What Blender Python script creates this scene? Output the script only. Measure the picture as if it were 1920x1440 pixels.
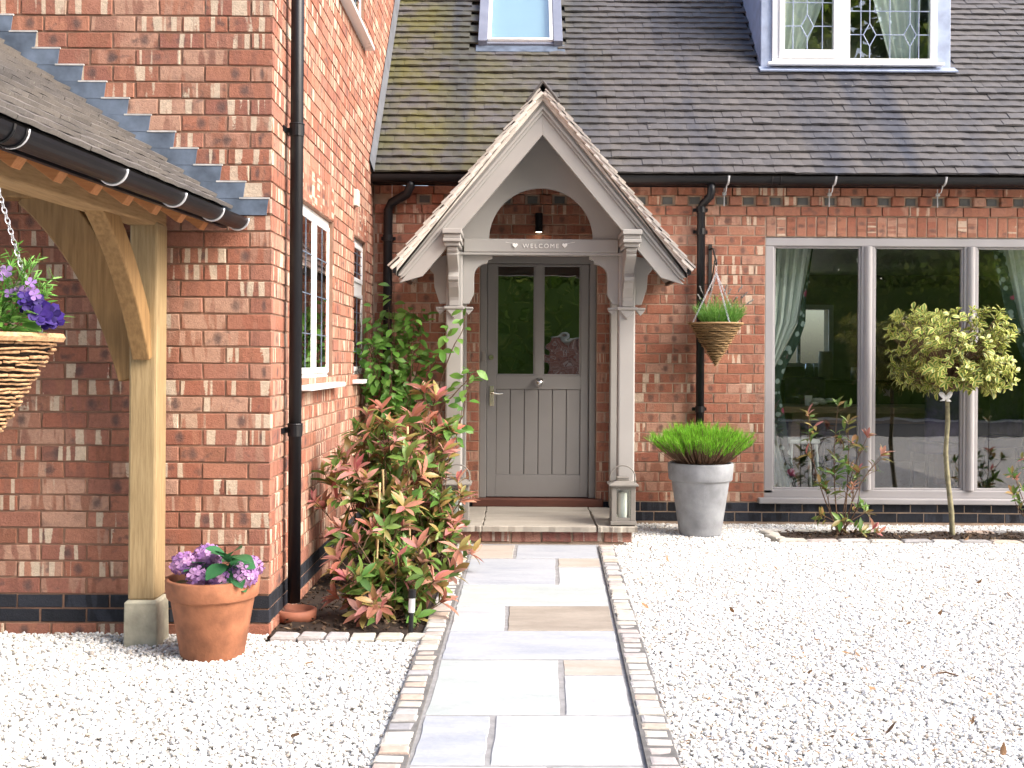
import bpy, bmesh, math, random
import numpy as np
from mathutils import Matrix, Vector, Euler
random.seed(7); rnd = random.random
def U(a, b): return a + (b - a) * random.random()
R = math.radians
S = bpy.context.scene
for o in list(bpy.data.objects): bpy.data.objects.remove(o)
COL = S.collection
# ------------------------------------------------------------------ camera, sky, sun, exposure
F, CX, CY, HC, ROLL = 2080.0, 970.0, 679.0, 1.34, 0.0062
cam = bpy.data.cameras.new('camera'); camo = bpy.data.objects.new('camera', cam); COL.objects.link(camo)
camo.location = (0, 0, HC); camo.rotation_euler = (R(90), -ROLL, 0)
cam.sensor_width = 36; cam.lens = F / 1920 * 36; cam.shift_x = -(CX - 960) / 1920; cam.shift_y = -(720 - CY) / 1920
cam.clip_start = .05; cam.clip_end = 500
S.camera = camo
S.render.resolution_x = 1024; S.render.resolution_y = 768
SUN_EL, SUN_AZ = R(40), R(114)          # azimuth clockwise from +Y (into the picture)
w = bpy.data.worlds.new('World'); S.world = w; w.use_nodes = True
nt = w.node_tree; sky = nt.nodes.new('ShaderNodeTexSky'); sky.sky_type = 'NISHITA'; sky.sun_disc = False
sky.sun_elevation = SUN_EL; sky.sun_rotation = SUN_AZ; sky.air_density = 1.0; sky.dust_density = 4.0; sky.ozone_density = 0.6
nt.links.new(sky.outputs[0], nt.nodes['Background'].inputs[0]); nt.nodes['Background'].inputs[1].default_value = 0.15
sl = bpy.data.lights.new('sun', 'SUN'); so = bpy.data.objects.new('sun', sl); COL.objects.link(so)
sl.energy = 1.5; sl.angle = R(35); sl.color = (1, .985, .96)
sd = Vector((math.sin(SUN_AZ) * math.cos(SUN_EL), math.cos(SUN_AZ) * math.cos(SUN_EL), math.sin(SUN_EL)))
so.rotation_euler = (-sd).to_track_quat('-Z', 'Y').to_euler(); so.location = (6, -4, 8)
S.view_settings.view_transform = 'Standard'; S.view_settings.look = 'None'; S.view_settings.gamma = 1
S.view_settings.exposure = 1.6
S.cycles.max_bounces = 6; S.cycles.diffuse_bounces = 3; S.cycles.glossy_bounces = 3; S.cycles.transmission_bounces = 2; S.cycles.transparent_max_bounces = 12
# ------------------------------------------------------------------ pixel -> place
cr, sr = math.cos(ROLL), math.sin(ROLL)
def unroll(u, v):
    a, b = u - CX, v - CY
    return a * cr + b * sr, -a * sr + b * cr
def P(u, v, Y):
    a, b = unroll(u, v); return Vector((a * Y / F, Y, HC - b * Y / F))
def G(u, v, z=0.0):
    a, b = unroll(u, v); Y = F * (HC - z) / b; return Vector((a * Y / F, Y, z))
def proj(p):
    a = p[0] * F / p[1]; b = (HC - p[2]) * F / p[1]
    return a * cr - b * sr + CX, a * sr + b * cr + CY
def weight(p, area=1.0, cosf=1.0):
    if p[1] < .5: return 0
    u, v = proj(p); k = 1.0 if (-30 < u < 1950 and -20 < v < 1460) else 1e-4
    return k * area * cosf / (p[1] * p[1])
# ------------------------------------------------------------------ objects
def wloc(o):
    l = Vector((0, 0, 0))
    while o: l += o.location; o = o.parent
    return l
def thing(name, label, cat, loc=(0, 0, 0), group=None):
    o = bpy.data.objects.new(name, None); COL.objects.link(o); o.location = loc; o.empty_display_size = .1
    o['label'] = label; o['category'] = cat
    if group: o['group'] = group
    return o
def tag(o, label, cat, group=None):
    o['label'] = label; o['category'] = cat
    if group: o['group'] = group
    return o
def kind(o, k): o['kind'] = k; return o
def place(name, mesh, parent=None, loc=(0, 0, 0)):
    o = bpy.data.objects.new(name, mesh); COL.objects.link(o)
    if parent: o.parent = parent
    o.location = Vector(loc) - wloc(parent)
    return o
class MB:
    """collects shapes in world space and links them as one mesh object"""
    def __init__(s): s.v = []; s.f = []
    def add(s, vs, fs):
        n = len(s.v); s.v += [tuple(v) for v in vs]; s.f += [tuple(i + n for i in f) for f in fs]; return s
    def box(s, x0, x1, y0, y1, z0, z1, M=None):
        vs = [Vector((x, y, z)) for z in (z0, z1) for y in (y0, y1) for x in (x0, x1)]
        if M: vs = [M @ v for v in vs]
        return s.add(vs, [(0, 2, 3, 1), (4, 5, 7, 6), (0, 1, 5, 4), (2, 6, 7, 3), (0, 4, 6, 2), (1, 3, 7, 5)])
    def beam(s, p, q, w, h, up=Vector((0, 0, 1))):
        p, q = Vector(p), Vector(q); d = (q - p).normalized(); sx = d.cross(up).normalized(); uz = sx.cross(d).normalized()
        vs = [c + sx * a * w / 2 + uz * b * h / 2 for c in (p, q) for a, b in ((-1, -1), (1, -1), (1, 1), (-1, 1))]
        return s.add(vs, [(0, 3, 2, 1), (4, 5, 6, 7), (0, 1, 5, 4), (1, 2, 6, 5), (2, 3, 7, 6), (3, 0, 4, 7)])
    def prism(s, poly, f0, f1):
        """poly of 2D points; f0/f1 map a 2D point to 3D front and back"""
        n = len(poly); vs = [f0(*p) for p in poly] + [f1(*p) for p in poly]
        return s.add(vs, [tuple(range(n - 1, -1, -1)), tuple(range(n, 2 * n))] + [(i, (i + 1) % n, n + (i + 1) % n, n + i) for i in range(n)])
    def xz(s, poly, y0, y1): return s.prism(poly, lambda a, b: (a, y0, b), lambda a, b: (a, y1, b))
    def tube(s, pts, r, n=8, cap=True):
        pts = [Vector(p) for p in pts]; m = len(pts); rr = r if isinstance(r, (list, tuple)) else [r] * m; vs = []; ref = None
        for i, p in enumerate(pts):
            d = (pts[min(i + 1, m - 1)] - pts[max(i - 1, 0)]).normalized()
            if ref is None: ref = d.orthogonal().normalized()
            ref = (ref - d * ref.dot(d)).normalized(); b = d.cross(ref)
            vs += [p + (ref * math.cos(6.28319 * k / n) + b * math.sin(6.28319 * k / n)) * rr[i] for k in range(n)]
        fs = [(i * n + k, i * n + (k + 1) % n, (i + 1) * n + (k + 1) % n, (i + 1) * n + k) for i in range(m - 1) for k in range(n)]
        if cap: fs += [tuple(range(n - 1, -1, -1)), tuple(range((m - 1) * n, m * n))]
        return s.add(vs, fs)
    def ring(s, c, rad, r, axis='z', n=20, k=6):
        c = Vector(c); vs = []; fs = []
        for i in range(n):
            t = 6.28319 * i / n
            for j in range(k):
                q = 6.28319 * j / k; a = rad + r * math.cos(q); h = r * math.sin(q); x, y = a * math.cos(t), a * math.sin(t)
                vs.append(c + Vector({'z': (x, y, h), 'y': (x, h, y), 'x': (h, x, y)}[axis]))
                fs.append((i * k + j, ((i + 1) % n) * k + j, ((i + 1) % n) * k + (j + 1) % k, i * k + (j + 1) % k))
        return s.add(vs, fs)
    def lathe(s, prof, c, n=40):
        c = Vector(c); m = len(prof); vs = [c + Vector((r * math.cos(6.28319 * k / n), r * math.sin(6.28319 * k / n), z)) for r, z in prof for k in range(n)]
        return s.add(vs, [(i * n + k, i * n + (k + 1) % n, (i + 1) * n + (k + 1) % n, (i + 1) * n + k) for i in range(m - 1) for k in range(n)])
    def ball(s, c, r, sc=(1, 1, 1), nu=12, nv=7):
        prof = [(max(r * math.sin(math.pi * i / nv), 1e-4), -r * math.cos(math.pi * i / nv)) for i in range(nv + 1)]
        n0 = len(s.v); s.lathe(prof, (0, 0, 0), nu); c = Vector(c)
        s.v[n0:] = [(c.x + p[0] * sc[0], c.y + p[1] * sc[1], c.z + p[2] * sc[2]) for p in s.v[n0:]]
        return s
    def build(s, name, m, parent=None, smooth=False, bevel=0, fix=False):
        org = Vector((0, 0, 0)) if parent else None
        a = np.array(s.v, dtype=float); lo, hi = a.min(0), a.max(0); c = Vector(((lo[0] + hi[0]) / 2, (lo[1] + hi[1]) / 2, lo[2]))
        me = bpy.data.meshes.new(name); me.from_pydata((a - np.array(c)).tolist(), [], s.f)
        if fix or True:
            bm = bmesh.new(); bm.from_mesh(me); bmesh.ops.recalc_face_normals(bm, faces=bm.faces); bm.to_mesh(me); bm.free()
        me.materials.append(m)
        if smooth: me.polygons.foreach_set('use_smooth', [True] * len(me.polygons))
        o = place(name, me, parent, c)
        if bevel:
            b = o.modifiers.new('bevel', 'BEVEL'); b.width = bevel; b.segments = 2; b.limit_method = 'ANGLE'; b.angle_limit = R(40); b.harden_normals = False
        return o
class Piece:
    """a small mesh used many times: numpy verts, faces, per-loop uv, material"""
    def __init__(s, name, v, f, uv, m, smooth=False):
        s.v = np.array(v, dtype=float); s.f = f; s.uv = uv; s.m = m; s.smooth = smooth
        s.me = mesh_uv(name, s.v, f, uv, [m], None, smooth)
def mesh_uv(name, v, f, uv, mats, mi=None, smooth=False):
    me = bpy.data.meshes.new(name); me.from_pydata(np.asarray(v).tolist(), [], f)
    l = me.uv_layers.new(name='UVMap'); l.data.foreach_set('uv', np.asarray(uv, dtype=np.float32).ravel())
    for m in mats: me.materials.append(m)
    if mi is not None: me.polygons.foreach_set('material_index', mi)
    if smooth: me.polygons.foreach_set('use_smooth', [True] * len(me.polygons))
    return me
def scatter(parent, name, rest, items, pieces, quota=300):
    """items: (Matrix world, piece index, weight); the largest become objects, the rest one part of kind stuff"""
    items = sorted(items, key=lambda t: -t[2]); pl = wloc(parent)
    for M, k, _ in items[:quota]:
        o = bpy.data.objects.new(name, pieces[k].me); COL.objects.link(o); o.parent = parent
        l, q, sc = M.decompose(); o.location = l - pl; o.rotation_euler = q.to_euler(); o.scale = sc
    left = items[quota:]
    if left:
        mats = []; V = []; Fc = []; UVs = []; MI = []; n = 0
        for M, k, _ in left:
            p = pieces[k]
            if p.m not in mats: mats.append(p.m)
            A = np.array(M); V.append(p.v @ A[:3, :3].T + A[:3, 3]); Fc += [tuple(i + n for i in f) for f in p.f]; n += len(p.v)
            UVs += p.uv; MI += [mats.index(p.m)] * len(p.f)
        o = place(rest, mesh_uv(rest, np.concatenate(V), Fc, UVs, mats, MI, pieces[0].smooth), parent); kind(o, 'stuff')
def TRS(loc, rot=(0, 0, 0), sc=(1, 1, 1)): return Matrix.LocRotScale(Vector(loc), Euler(rot), Vector(sc))
# ------------------------------------------------------------------ materials
class NT:
    def __init__(s, name):
        s.m = bpy.data.materials.new(name); s.m.use_nodes = True; s.t = s.m.node_tree; s.b = s.t.nodes['Principled BSDF']; s.o = s.t.nodes['Material Output']
    def n(s, typ, ins=None, **kw):
        x = s.t.nodes.new('ShaderNode' + typ)
        for k, v in kw.items(): setattr(x, k, v)
        for k, v in (ins or {}).items(): s.set(x.inputs[k], v)
        return x
    def set(s, sock, v):
        if hasattr(v, 'is_output') or isinstance(v, bpy.types.NodeSocket): s.t.links.new(v, sock)
        elif isinstance(v, bpy.types.Node): s.t.links.new(v.outputs[0], sock)
        else: sock.default_value = (*v, 1) if isinstance(v, tuple) and len(v) == 3 and sock.type == 'RGBA' else v
    def math(s, op, a, b=0.0, clamp=False): return s.n('Math', {0: a, 1: b}, operation=op, use_clamp=clamp).outputs[0]
    def ramp(s, fac, stops, mode='LINEAR'):
        r = s.n('ValToRGB', {0: fac}); e = r.color_ramp; e.interpolation = mode
        while len(e.elements) < len(stops): e.elements.new(.5)
        for q, (p, c) in zip(e.elements, stops): q.position = p; q.color = (*c, 1) if len(c) == 3 else c
        return r.outputs[0]
    def mix(s, f, a, b, mode='MIX'):
        x = s.n('Mix', data_type='RGBA', blend_type=mode); s.set(x.inputs[0], f); s.set(x.inputs[6], a); s.set(x.inputs[7], b); return x.outputs[2]
    def noise(s, vec=None, scale=5, detail=3, rough=.55, dim='3D', w=None):
        x = s.n('TexNoise', {'Scale': scale, 'Detail': detail, 'Roughness': rough}, noise_dimensions=dim)
        if vec is not None: s.set(x.inputs['Vector'], vec)
        if w is not None: s.set(x.inputs['W'], w)
        return x.outputs[0]
    def seed(s):
        return s.math('FRACT', s.math('ADD', s.n('ObjectInfo').outputs['Random'], s.n('NewGeometry').outputs['Random Per Island']))
    def fr(s, sd, k): return s.math('FRACT', s.math('MULTIPLY', sd, k))
    def bump(s, h, st=.3, dist=.01):
        b = s.n('Bump', {'Strength': st, 'Distance': dist, 'Height': h}); s.set(s.b.inputs['Normal'], b.outputs[0]); return b
    def fin(s, col, rough=.7, spec=.4, metal=0):
        s.set(s.b.inputs['Base Color'], col); s.set(s.b.inputs['Roughness'], rough); s.b.inputs['Specular IOR Level'].default_value = spec; s.b.inputs['Metallic'].default_value = metal
        return s.m
def plain(name, c, rough=.6, var=.15, sc=8, metal=0, bump=.1, bsc=60, spec=.4):
    t = NT(name); pos = t.n('NewGeometry').outputs['Position']
    n1 = t.noise(pos, sc, 4); lo = tuple(x * (1 - var) for x in c); hi = tuple(min(1, x * (1 + var)) for x in c)
    if bump: t.bump(t.noise(pos, bsc, 3), bump, .004)
    return t.fin(t.ramp(n1, [(.3, lo), (.7, hi)]), t.math('ADD', t.math('MULTIPLY', n1, .2), rough - .1), spec, metal)
def wood(name, dark, light, axis='z', sc=6):
    t = NT(name); mp = t.n('Mapping', {0: t.n('NewGeometry').outputs['Position']}); k = [14, 14, 14]; k['xyz'.index(axis)] = 1.0; mp.inputs['Scale'].default_value = k
    n1 = t.noise(mp.outputs[0], sc, 5, .6); n2 = t.noise(t.n('NewGeometry').outputs['Position'], 3, 3)
    c = t.mix(t.math('MULTIPLY', n2, .8), t.ramp(n1, [(.3, dark), (.62, light)]), tuple(x * .62 for x in light)); t.bump(n1, .35, .004)
    return t.fin(c, .7)
def brickmat(name, reds, pale, dark, pale_amt=.5):
    t = NT(name); sd = t.seed(); uv = t.n('UVMap').outputs[0]; sep = t.n('SeparateXYZ', {0: uv}); pos = t.n('NewGeometry').outputs['Position']
    base = t.ramp(t.fr(sd, 7.31), [(i / len(reds), c) for i, c in enumerate(reds)])
    # kiss marks: bands along the brick, different for each brick
    x = t.math('ADD', t.math('MULTIPLY', sep.outputs[0], 1.0), t.math('MULTIPLY', sd, 173.0))
    vv = t.n('CombineXYZ', {0: t.math('MULTIPLY', x, 24.0), 1: t.math('ADD', t.math('MULTIPLY', sep.outputs[1], .10), t.math('MULTIPLY', t.noise(pos, 90, 2), .22)), 2: t.math('MULTIPLY', sd, 31.0)})
    b1 = t.noise(vv.outputs[0], 1.0, 1.2, .5)
    v3 = t.n('CombineXYZ', {0: t.math('MULTIPLY', x, 19.0), 1: t.math('ADD', t.math('MULTIPLY', sep.outputs[1], .25), 7.7), 2: t.math('MULTIPLY', sd, 83.0)})
    b3 = t.noise(v3.outputs[0], 1.0, 1.5, .5)
    base = t.mix(t.ramp(b3, [(.50, (0, 0, 0)), (.56, (.8, .8, .8))]), base, t.ramp(t.fr(sd, 61.9), [(0, tuple(q * .62 for q in reds[0])), (.4, reds[2]), (.7, tuple(q * .8 for q in reds[min(3, len(reds) - 1)])), (1, reds[-1])]))
    cream = t.ramp(b1, [(.545, (0, 0, 0)), (.575, (1, 1, 1))]); am = t.ramp(t.fr(sd, 23.7), [(1 - pale_amt - .03, (0, 0, 0)), (1 - pale_amt + .03, (1, 1, 1))])
    v2 = t.n('CombineXYZ', {0: t.math('MULTIPLY', x, 15.0), 1: t.math('MULTIPLY', sep.outputs[1], 1.3), 2: t.math('MULTIPLY', sd, 57.0)})
    b2 = t.noise(v2.outputs[0], 1.0, 2, .5); dk = t.ramp(b2, [(.58, (0, 0, 0)), (.72, (1, 1, 1))]); am2 = t.ramp(t.fr(sd, 41.3), [(.42, (0, 0, 0)), (.62, (1, 1, 1))])
    ex = t.math('SUBTRACT', sep.outputs[0], t.math('ADD', .06, t.math('MULTIPLY', t.fr(sd, 91.7), .10))); ey = t.math('MULTIPLY', t.math('SUBTRACT', sep.outputs[1], .5), .055)
    rr = t.math('ADD', t.math('SQRT', t.math('ADD', t.math('MULTIPLY', ex, ex), t.math('MULTIPLY', ey, ey))), t.math('MULTIPLY', t.math('SUBTRACT', t.noise(pos, 60, 3), .5), .02))
    spot = t.math('MULTIPLY', t.ramp(rr, [(.010, (1, 1, 1)), (.030, (0, 0, 0))]), t.ramp(t.fr(sd, 131.1), [(.60, (0, 0, 0)), (.66, (1, 1, 1))]))
    base = t.mix(t.math('MULTIPLY', spot, .8), base, dark)
    c = t.mix(t.math('MULTIPLY', t.math('MULTIPLY', dk, am2), .7), base, dark)
    c = t.mix(t.math('MULTIPLY', t.math('MULTIPLY', cream, am), .85), c, pale)
    fn = t.noise(pos, 55, 5, .65); c = t.mix(.55, c, t.ramp(fn, [(.25, (.42, .42, .42)), (.75, (1, 1, 1))]), 'MULTIPLY')
    sp = t.ramp(t.noise(pos, 240, 2), [(.30, (1, 1, 1)), (.34, (0, 0, 0))]); c = t.mix(t.math('MULTIPLY', sp, .35), c, (.05, .035, .03))
    t.bump(t.math('ADD', t.noise(pos, 130, 5, .7), t.math('MULTIPLY', t.noise(pos, 28, 3), .8)), .75, .006)
    return t.fin(c, .85, .25)
def tilemat(name, c1, c2, moss=0.0, streak=0.0):
    t = NT(name); sd = t.seed(); pos = t.n('NewGeometry').outputs['Position']; sp = t.n('SeparateXYZ', {0: pos})
    mid = tuple((a_ + b_) / 2 for a_, b_ in zip(c1, c2)); c = t.ramp(t.fr(sd, 9.7), [(0, c1), (.15, mid), (.7, mid), (.85, c2), (1, tuple(x * .85 for x in c1))])
    n = t.noise(pos, 2.2, 4, .6); c = t.mix(.6, c, t.ramp(n, [(.3, (.62, .64, .7)), (.7, (1.15, 1.1, 1.0))]), 'MULTIPLY')
    fn = t.noise(pos, 90, 4, .7); c = t.mix(.6, c, t.ramp(fn, [(.3, (.55, .55, .55)), (.7, (1.1, 1.1, 1.1))]), 'MULTIPLY')
    if moss:
        mm = t.math('MULTIPLY', t.ramp(t.noise(pos, 2.6, 4, .6), [(.36, (0, 0, 0)), (.58, (1, 1, 1))]), t.ramp(t.math('MULTIPLY', t.math('ADD', sp.outputs[0], 1.2), .35), [(0.15, (1, 1, 1)), (.75, (.0, .0, .0))]))
        c = t.mix(t.math('MULTIPLY', mm, moss), c, (.095, .088, .030))
    if streak:
        st = t.noise(t.n('CombineXYZ', {0: t.math('MULTIPLY', sp.outputs[0], 1.1), 1: t.math('MULTIPLY', sp.outputs[1], .12)}).outputs[0], 2.0, 3)
        c = t.mix(t.math('MULTIPLY', t.ramp(st, [(.5, (0, 0, 0)), (.68, (1, 1, 1))]), streak), c, (.028, .034, .055))
    li = t.ramp(t.noise(pos, 38, 2), [(.71, (0, 0, 0)), (.74, (1, 1, 1))]); c = t.mix(t.math('MULTIPLY', li, .45), c, (.33, .33, .28))
    t.bump(fn, .4, .004)
    return t.fin(c, .62, .45)
def leafmat(name, stops, rough=.45, trans=.25, margin=None):
    t = NT(name); sd = t.seed(); uv = t.n('UVMap').outputs[0]; sp = t.n('SeparateXYZ', {0: uv})
    c = t.ramp(t.fr(sd, 5.3), stops)
    if margin:
        e = t.math('ABSOLUTE', t.math('SUBTRACT', sp.outputs[0], .5)); w_ = t.math('ADD', e, t.math('MULTIPLY', t.noise(uv, 6, 2), .22))
        c = t.mix(t.ramp(w_, [(.36, (0, 0, 0)), (.42, (1, 1, 1))]), c, margin)
    n = t.noise(uv, 4, 3); c = t.mix(.5, c, t.ramp(n, [(.3, (.7, .7, .7)), (.7, (1.15, 1.15, 1.15))]), 'MULTIPLY')
    t.fin(c, rough, .35)
    tr = t.n('BsdfTranslucent', {0: c}); mx = t.n('MixShader', {0: trans, 1: t.b.outputs[0], 2: tr.outputs[0]}); t.t.links.new(mx.outputs[0], t.o.inputs[0])
    return t.m
def glassmat(name, tint=(.93, .96, .95), boost=2.0, wob=0.0):
    t = NT(name); t.t.nodes.remove(t.b); fr = t.n('Fresnel', {0: 1.5}); f = t.math('MULTIPLY', t.math('MULTIPLY', fr.outputs[0], boost, True), t.math('SUBTRACT', 1.0, t.n('NewGeometry').outputs['Backfacing']))
    g = t.n('BsdfGlossy', {0: (1, 1, 1), 1: 0.0}); tr = t.n('BsdfTransparent', {0: tint}); mx = t.n('MixShader', {0: f, 1: tr.outputs[0], 2: g.outputs[0]})
    if wob:
        b = t.n('Bump', {'Strength': wob, 'Distance': .02, 'Height': t.noise(t.n('NewGeometry').outputs['Position'], 5, 1)}); t.t.links.new(b.outputs[0], g.inputs['Normal'])
    t.t.links.new(mx.outputs[0], t.o.inputs[0]); return t.m
def emit(name, c, s):
    t = NT(name); t.b.inputs['Emission Color'].default_value = (*c, 1); t.b.inputs['Emission Strength'].default_value = s; return t.fin(c, .5)

M_ = {}
REDS = [(.41, .17, .108), (.35, .135, .088), (.44, .20, .13), (.31, .13, .095), (.42, .19, .13), (.48, .28, .20)]
M_['brick'] = brickmat('red_brick', REDS, (.66, .54, .41), (.11, .075, .07), .50)
M_['brick2'] = brickmat('house_brick', [(.39, .155, .095), (.34, .125, .08), (.43, .19, .12), (.36, .15, .10), (.40, .175, .115), (.47, .26, .185)], (.64, .50, .38), (.14, .08, .065), .30)
M_['blue'] = brickmat('blue_engineering_brick', [(.022, .024, .032), (.03, .032, .042), (.018, .02, .026), (.04, .045, .06)], (.06, .065, .08), (.012, .012, .016), .2)
M_['mortar'] = plain('brown_mortar', (.25, .145, .10), .95, .2, 12, bump=.6, bsc=220)
M_['mortar2'] = plain('tan_mortar', (.38, .28, .21), .95, .2, 12, bump=.6, bsc=220)
M_['tile'] = tilemat('roof_tile', (.085, .080, .083), (.122, .112, .112), 1.0, .75)
M_['tile_c'] = tilemat('carport_tile', (.15, .137, .127), (.185, .168, .155), 0, .2)
M_['tile_p'] = tilemat('porch_tile', (.42, .38, .345), (.54, .50, .46))
M_['tile_rg'] = tilemat('ridge_tile', (.075, .068, .066), (.10, .09, .085))
M_['stone_grey'] = plain('grey_pointing', (.42, .41, .40), .9, .25, 20)
M_['limemortar'] = plain('lime_mortar', (.58, .53, .48), .9, .15, 14, bump=.6, bsc=120)
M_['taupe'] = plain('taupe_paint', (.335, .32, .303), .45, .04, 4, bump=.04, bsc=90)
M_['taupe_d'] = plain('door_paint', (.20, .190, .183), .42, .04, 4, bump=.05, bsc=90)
M_['taupe_w'] = plain('window_paint', (.31, .295, .30), .42, .04, 4, bump=.04, bsc=90)
M_['white'] = plain('white_upvc', (.80, .80, .80), .3, .02, 4, bump=0)
M_['cream'] = plain('cream_paint', (.72, .68, .6), .6, .05)
M_['black'] = plain('black_plastic', (.006, .006, .008), .4, .1, 6, bump=.02, spec=.35)
M_['iron'] = plain('black_iron', (.02, .018, .016), .55, .2, 20)
M_['lead'] = plain('lead_flashing', (.115, .145, .195), .5, .4, 9, metal=.1, bump=.25, bsc=14)
M_['lead_l'] = plain('pale_lead', (.30, .35, .47), .5, .2, 7, metal=.1, bump=.2, bsc=10)
M_['oak'] = wood('oak_upright', (.22, .145, .065), (.40, .29, .15), 'z')
M_['oak_y'] = wood('oak_beam', (.23, .135, .055), (.44, .28, .13), 'y')
M_['oak_d'] = wood('oak_brace', (.17, .09, .03), (.34, .2, .08), 'z', 4)
M_['softwood'] = wood('rafter_pine', (.42, .15, .05), (.55, .24, .09), 'x')
M_['stone'] = plain('staddle_stone', (.40, .37, .28), .9, .35, 9, bump=.5, bsc=50)
M_['galv'] = plain('galvanised_steel', (.62, .62, .64), .35, .1, 20, metal=.5, bump=0)
M_['chrome'] = plain('polished_chrome', (.85, .85, .86), .08, .02, 4, metal=1, bump=0)
M_['brass'] = plain('satin_nickel', (.72, .66, .52), .2, .05, 4, metal=1, bump=0)
M_['hardwood'] = wood('hardwood_sill', (.06, .02, .014), (.12, .04, .025), 'x')
M_['soil'] = plain('dark_soil', (.028, .017, .011), .95, .5, 30, bump=1.0, bsc=70)
M_['terracotta'] = plain('terracotta', (.29, .115, .058), .8, .38, 9, bump=.4, bsc=60)
M_['clay'] = plain('clay_drain', (.33, .12, .07), .7, .2, 12)
M_['greypot'] = plain('grey_fibre_clay', (.27, .28, .30), .75, .22, 9, bump=.35, bsc=110)
M_['candle'] = plain('candle_wax', (.85, .82, .74), .5, .02, bump=0)
M_['lantern'] = plain('lantern_paint', (.20, .185, .165), .5, .1, 10)
M_['bark'] = plain('green_bark', (.22, .20, .12), .85, .35, 25, bump=.5)
M_['twig'] = plain('brown_twig', (.13, .075, .045), .8, .3, 25)
M_['cane'] = plain('bamboo_cane', (.50, .36, .18), .6, .2, 20)
M_['ribbon'] = plain('white_ribbon', (.85, .85, .85), .6, .03, bump=0)
M_['glass'] = glassmat('window_glass', tint=(.84, .87, .85), boost=4.0, wob=.012)
M_['glass_d'] = glassmat('door_glass', (.75, .8, .77), 8.0, .06)
M_['glass_l'] = glassmat('lantern_glass', boost=1.2)
M_['photinia_g'] = leafmat('photinia_green', [(0, (.08, .18, .035)), (.4, (.14, .25, .05)), (.7, (.20, .27, .065)), (1, (.06, .13, .03))], .35)
M_['photinia_b'] = leafmat('photinia_bronze', [(0, (.27, .22, .065)), (.4, (.36, .23, .085)), (.7, (.21, .23, .06)), (1, (.34, .17, .075))], .35)
M_['photinia_r'] = leafmat('photinia_red', [(0, (.48, .16, .11)), (.35, (.56, .28, .19)), (.65, (.58, .31, .26)), (1, (.48, .13, .14))], .35, .35)
M_['climber'] = leafmat('climber_leaf', [(0, (.09, .23, .035)), (.5, (.15, .32, .055)), (.8, (.21, .39, .085)), (1, (.06, .16, .035))], .4, .35)
M_['holly'] = leafmat('variegated_leaf', [(0, (.13, .22, .035)), (.5, (.19, .28, .05)), (1, (.09, .16, .03))], .35, .25, (.62, .57, .17))
M_['grass_l'] = leafmat('bright_shoot', [(0, (.14, .36, .02)), (.5, (.20, .48, .03)), (1, (.27, .54, .05))], .5, .35)
M_['hyd_leaf'] = leafmat('hydrangea_leaf', [(0, (.035, .13, .05)), (1, (.06, .20, .075))], .4, .2)
M_['hyd_petal'] = leafmat('hydrangea_petal', [(0, (.36, .17, .42)), (.4, (.50, .27, .53)), (.7, (.58, .33, .55)), (1, (.26, .13, .36))], .6, .25)
M_['basket_leaf'] = leafmat('basket_green', [(0, (.10, .25, .035)), (.5, (.16, .36, .06)), (1, (.24, .42, .11))], .45, .35)
M_['pansy'] = leafmat('pansy_petal', [(0, (.028, .010, .14)), (.5, (.05, .018, .21)), (1, (.016, .006, .08))], .6, .15)
M_['lilac'] = leafmat('lilac_petal', [(0, (.26, .14, .40)), (1, (.36, .22, .50))], .6, .2)
M_['dead'] = leafmat('dead_leaf', [(0, (.22, .12, .06)), (.5, (.32, .19, .10)), (1, (.13, .08, .05))], .8, .1)
M_['tree_leaf'] = leafmat('tree_leaf', [(0, (.13, .21, .025)), (.5, (.20, .29, .045)), (1, (.32, .36, .07))], .5, .55)
M_['wick1'] = wood('wicker', (.16, .085, .035), (.40, .25, .11), 'x', 9)
M_['wick2'] = wood('straw_wicker', (.26, .11, .04), (.62, .38, .20), 'x', 9)
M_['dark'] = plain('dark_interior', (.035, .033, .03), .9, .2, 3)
M_['room'] = plain('room_wall', (.30, .27, .20), .9, .06, 2, bump=0)
M_['carpet'] = plain('grey_carpet', (.16, .155, .16), .95, .15, 30, bump=.3)
M_['table'] = wood('table_top', (.16, .09, .055), (.30, .18, .11), 'x')
M_['chairdark'] = plain('chair_leg', (.02, .015, .015), .4, .2)
M_['velvet'] = plain('purple_velvet', (.06, .035, .10), .8, .4, 14)
M_['welcome'] = plain('white_letters', (.82, .80, .76), .6, .03, bump=0)
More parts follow.
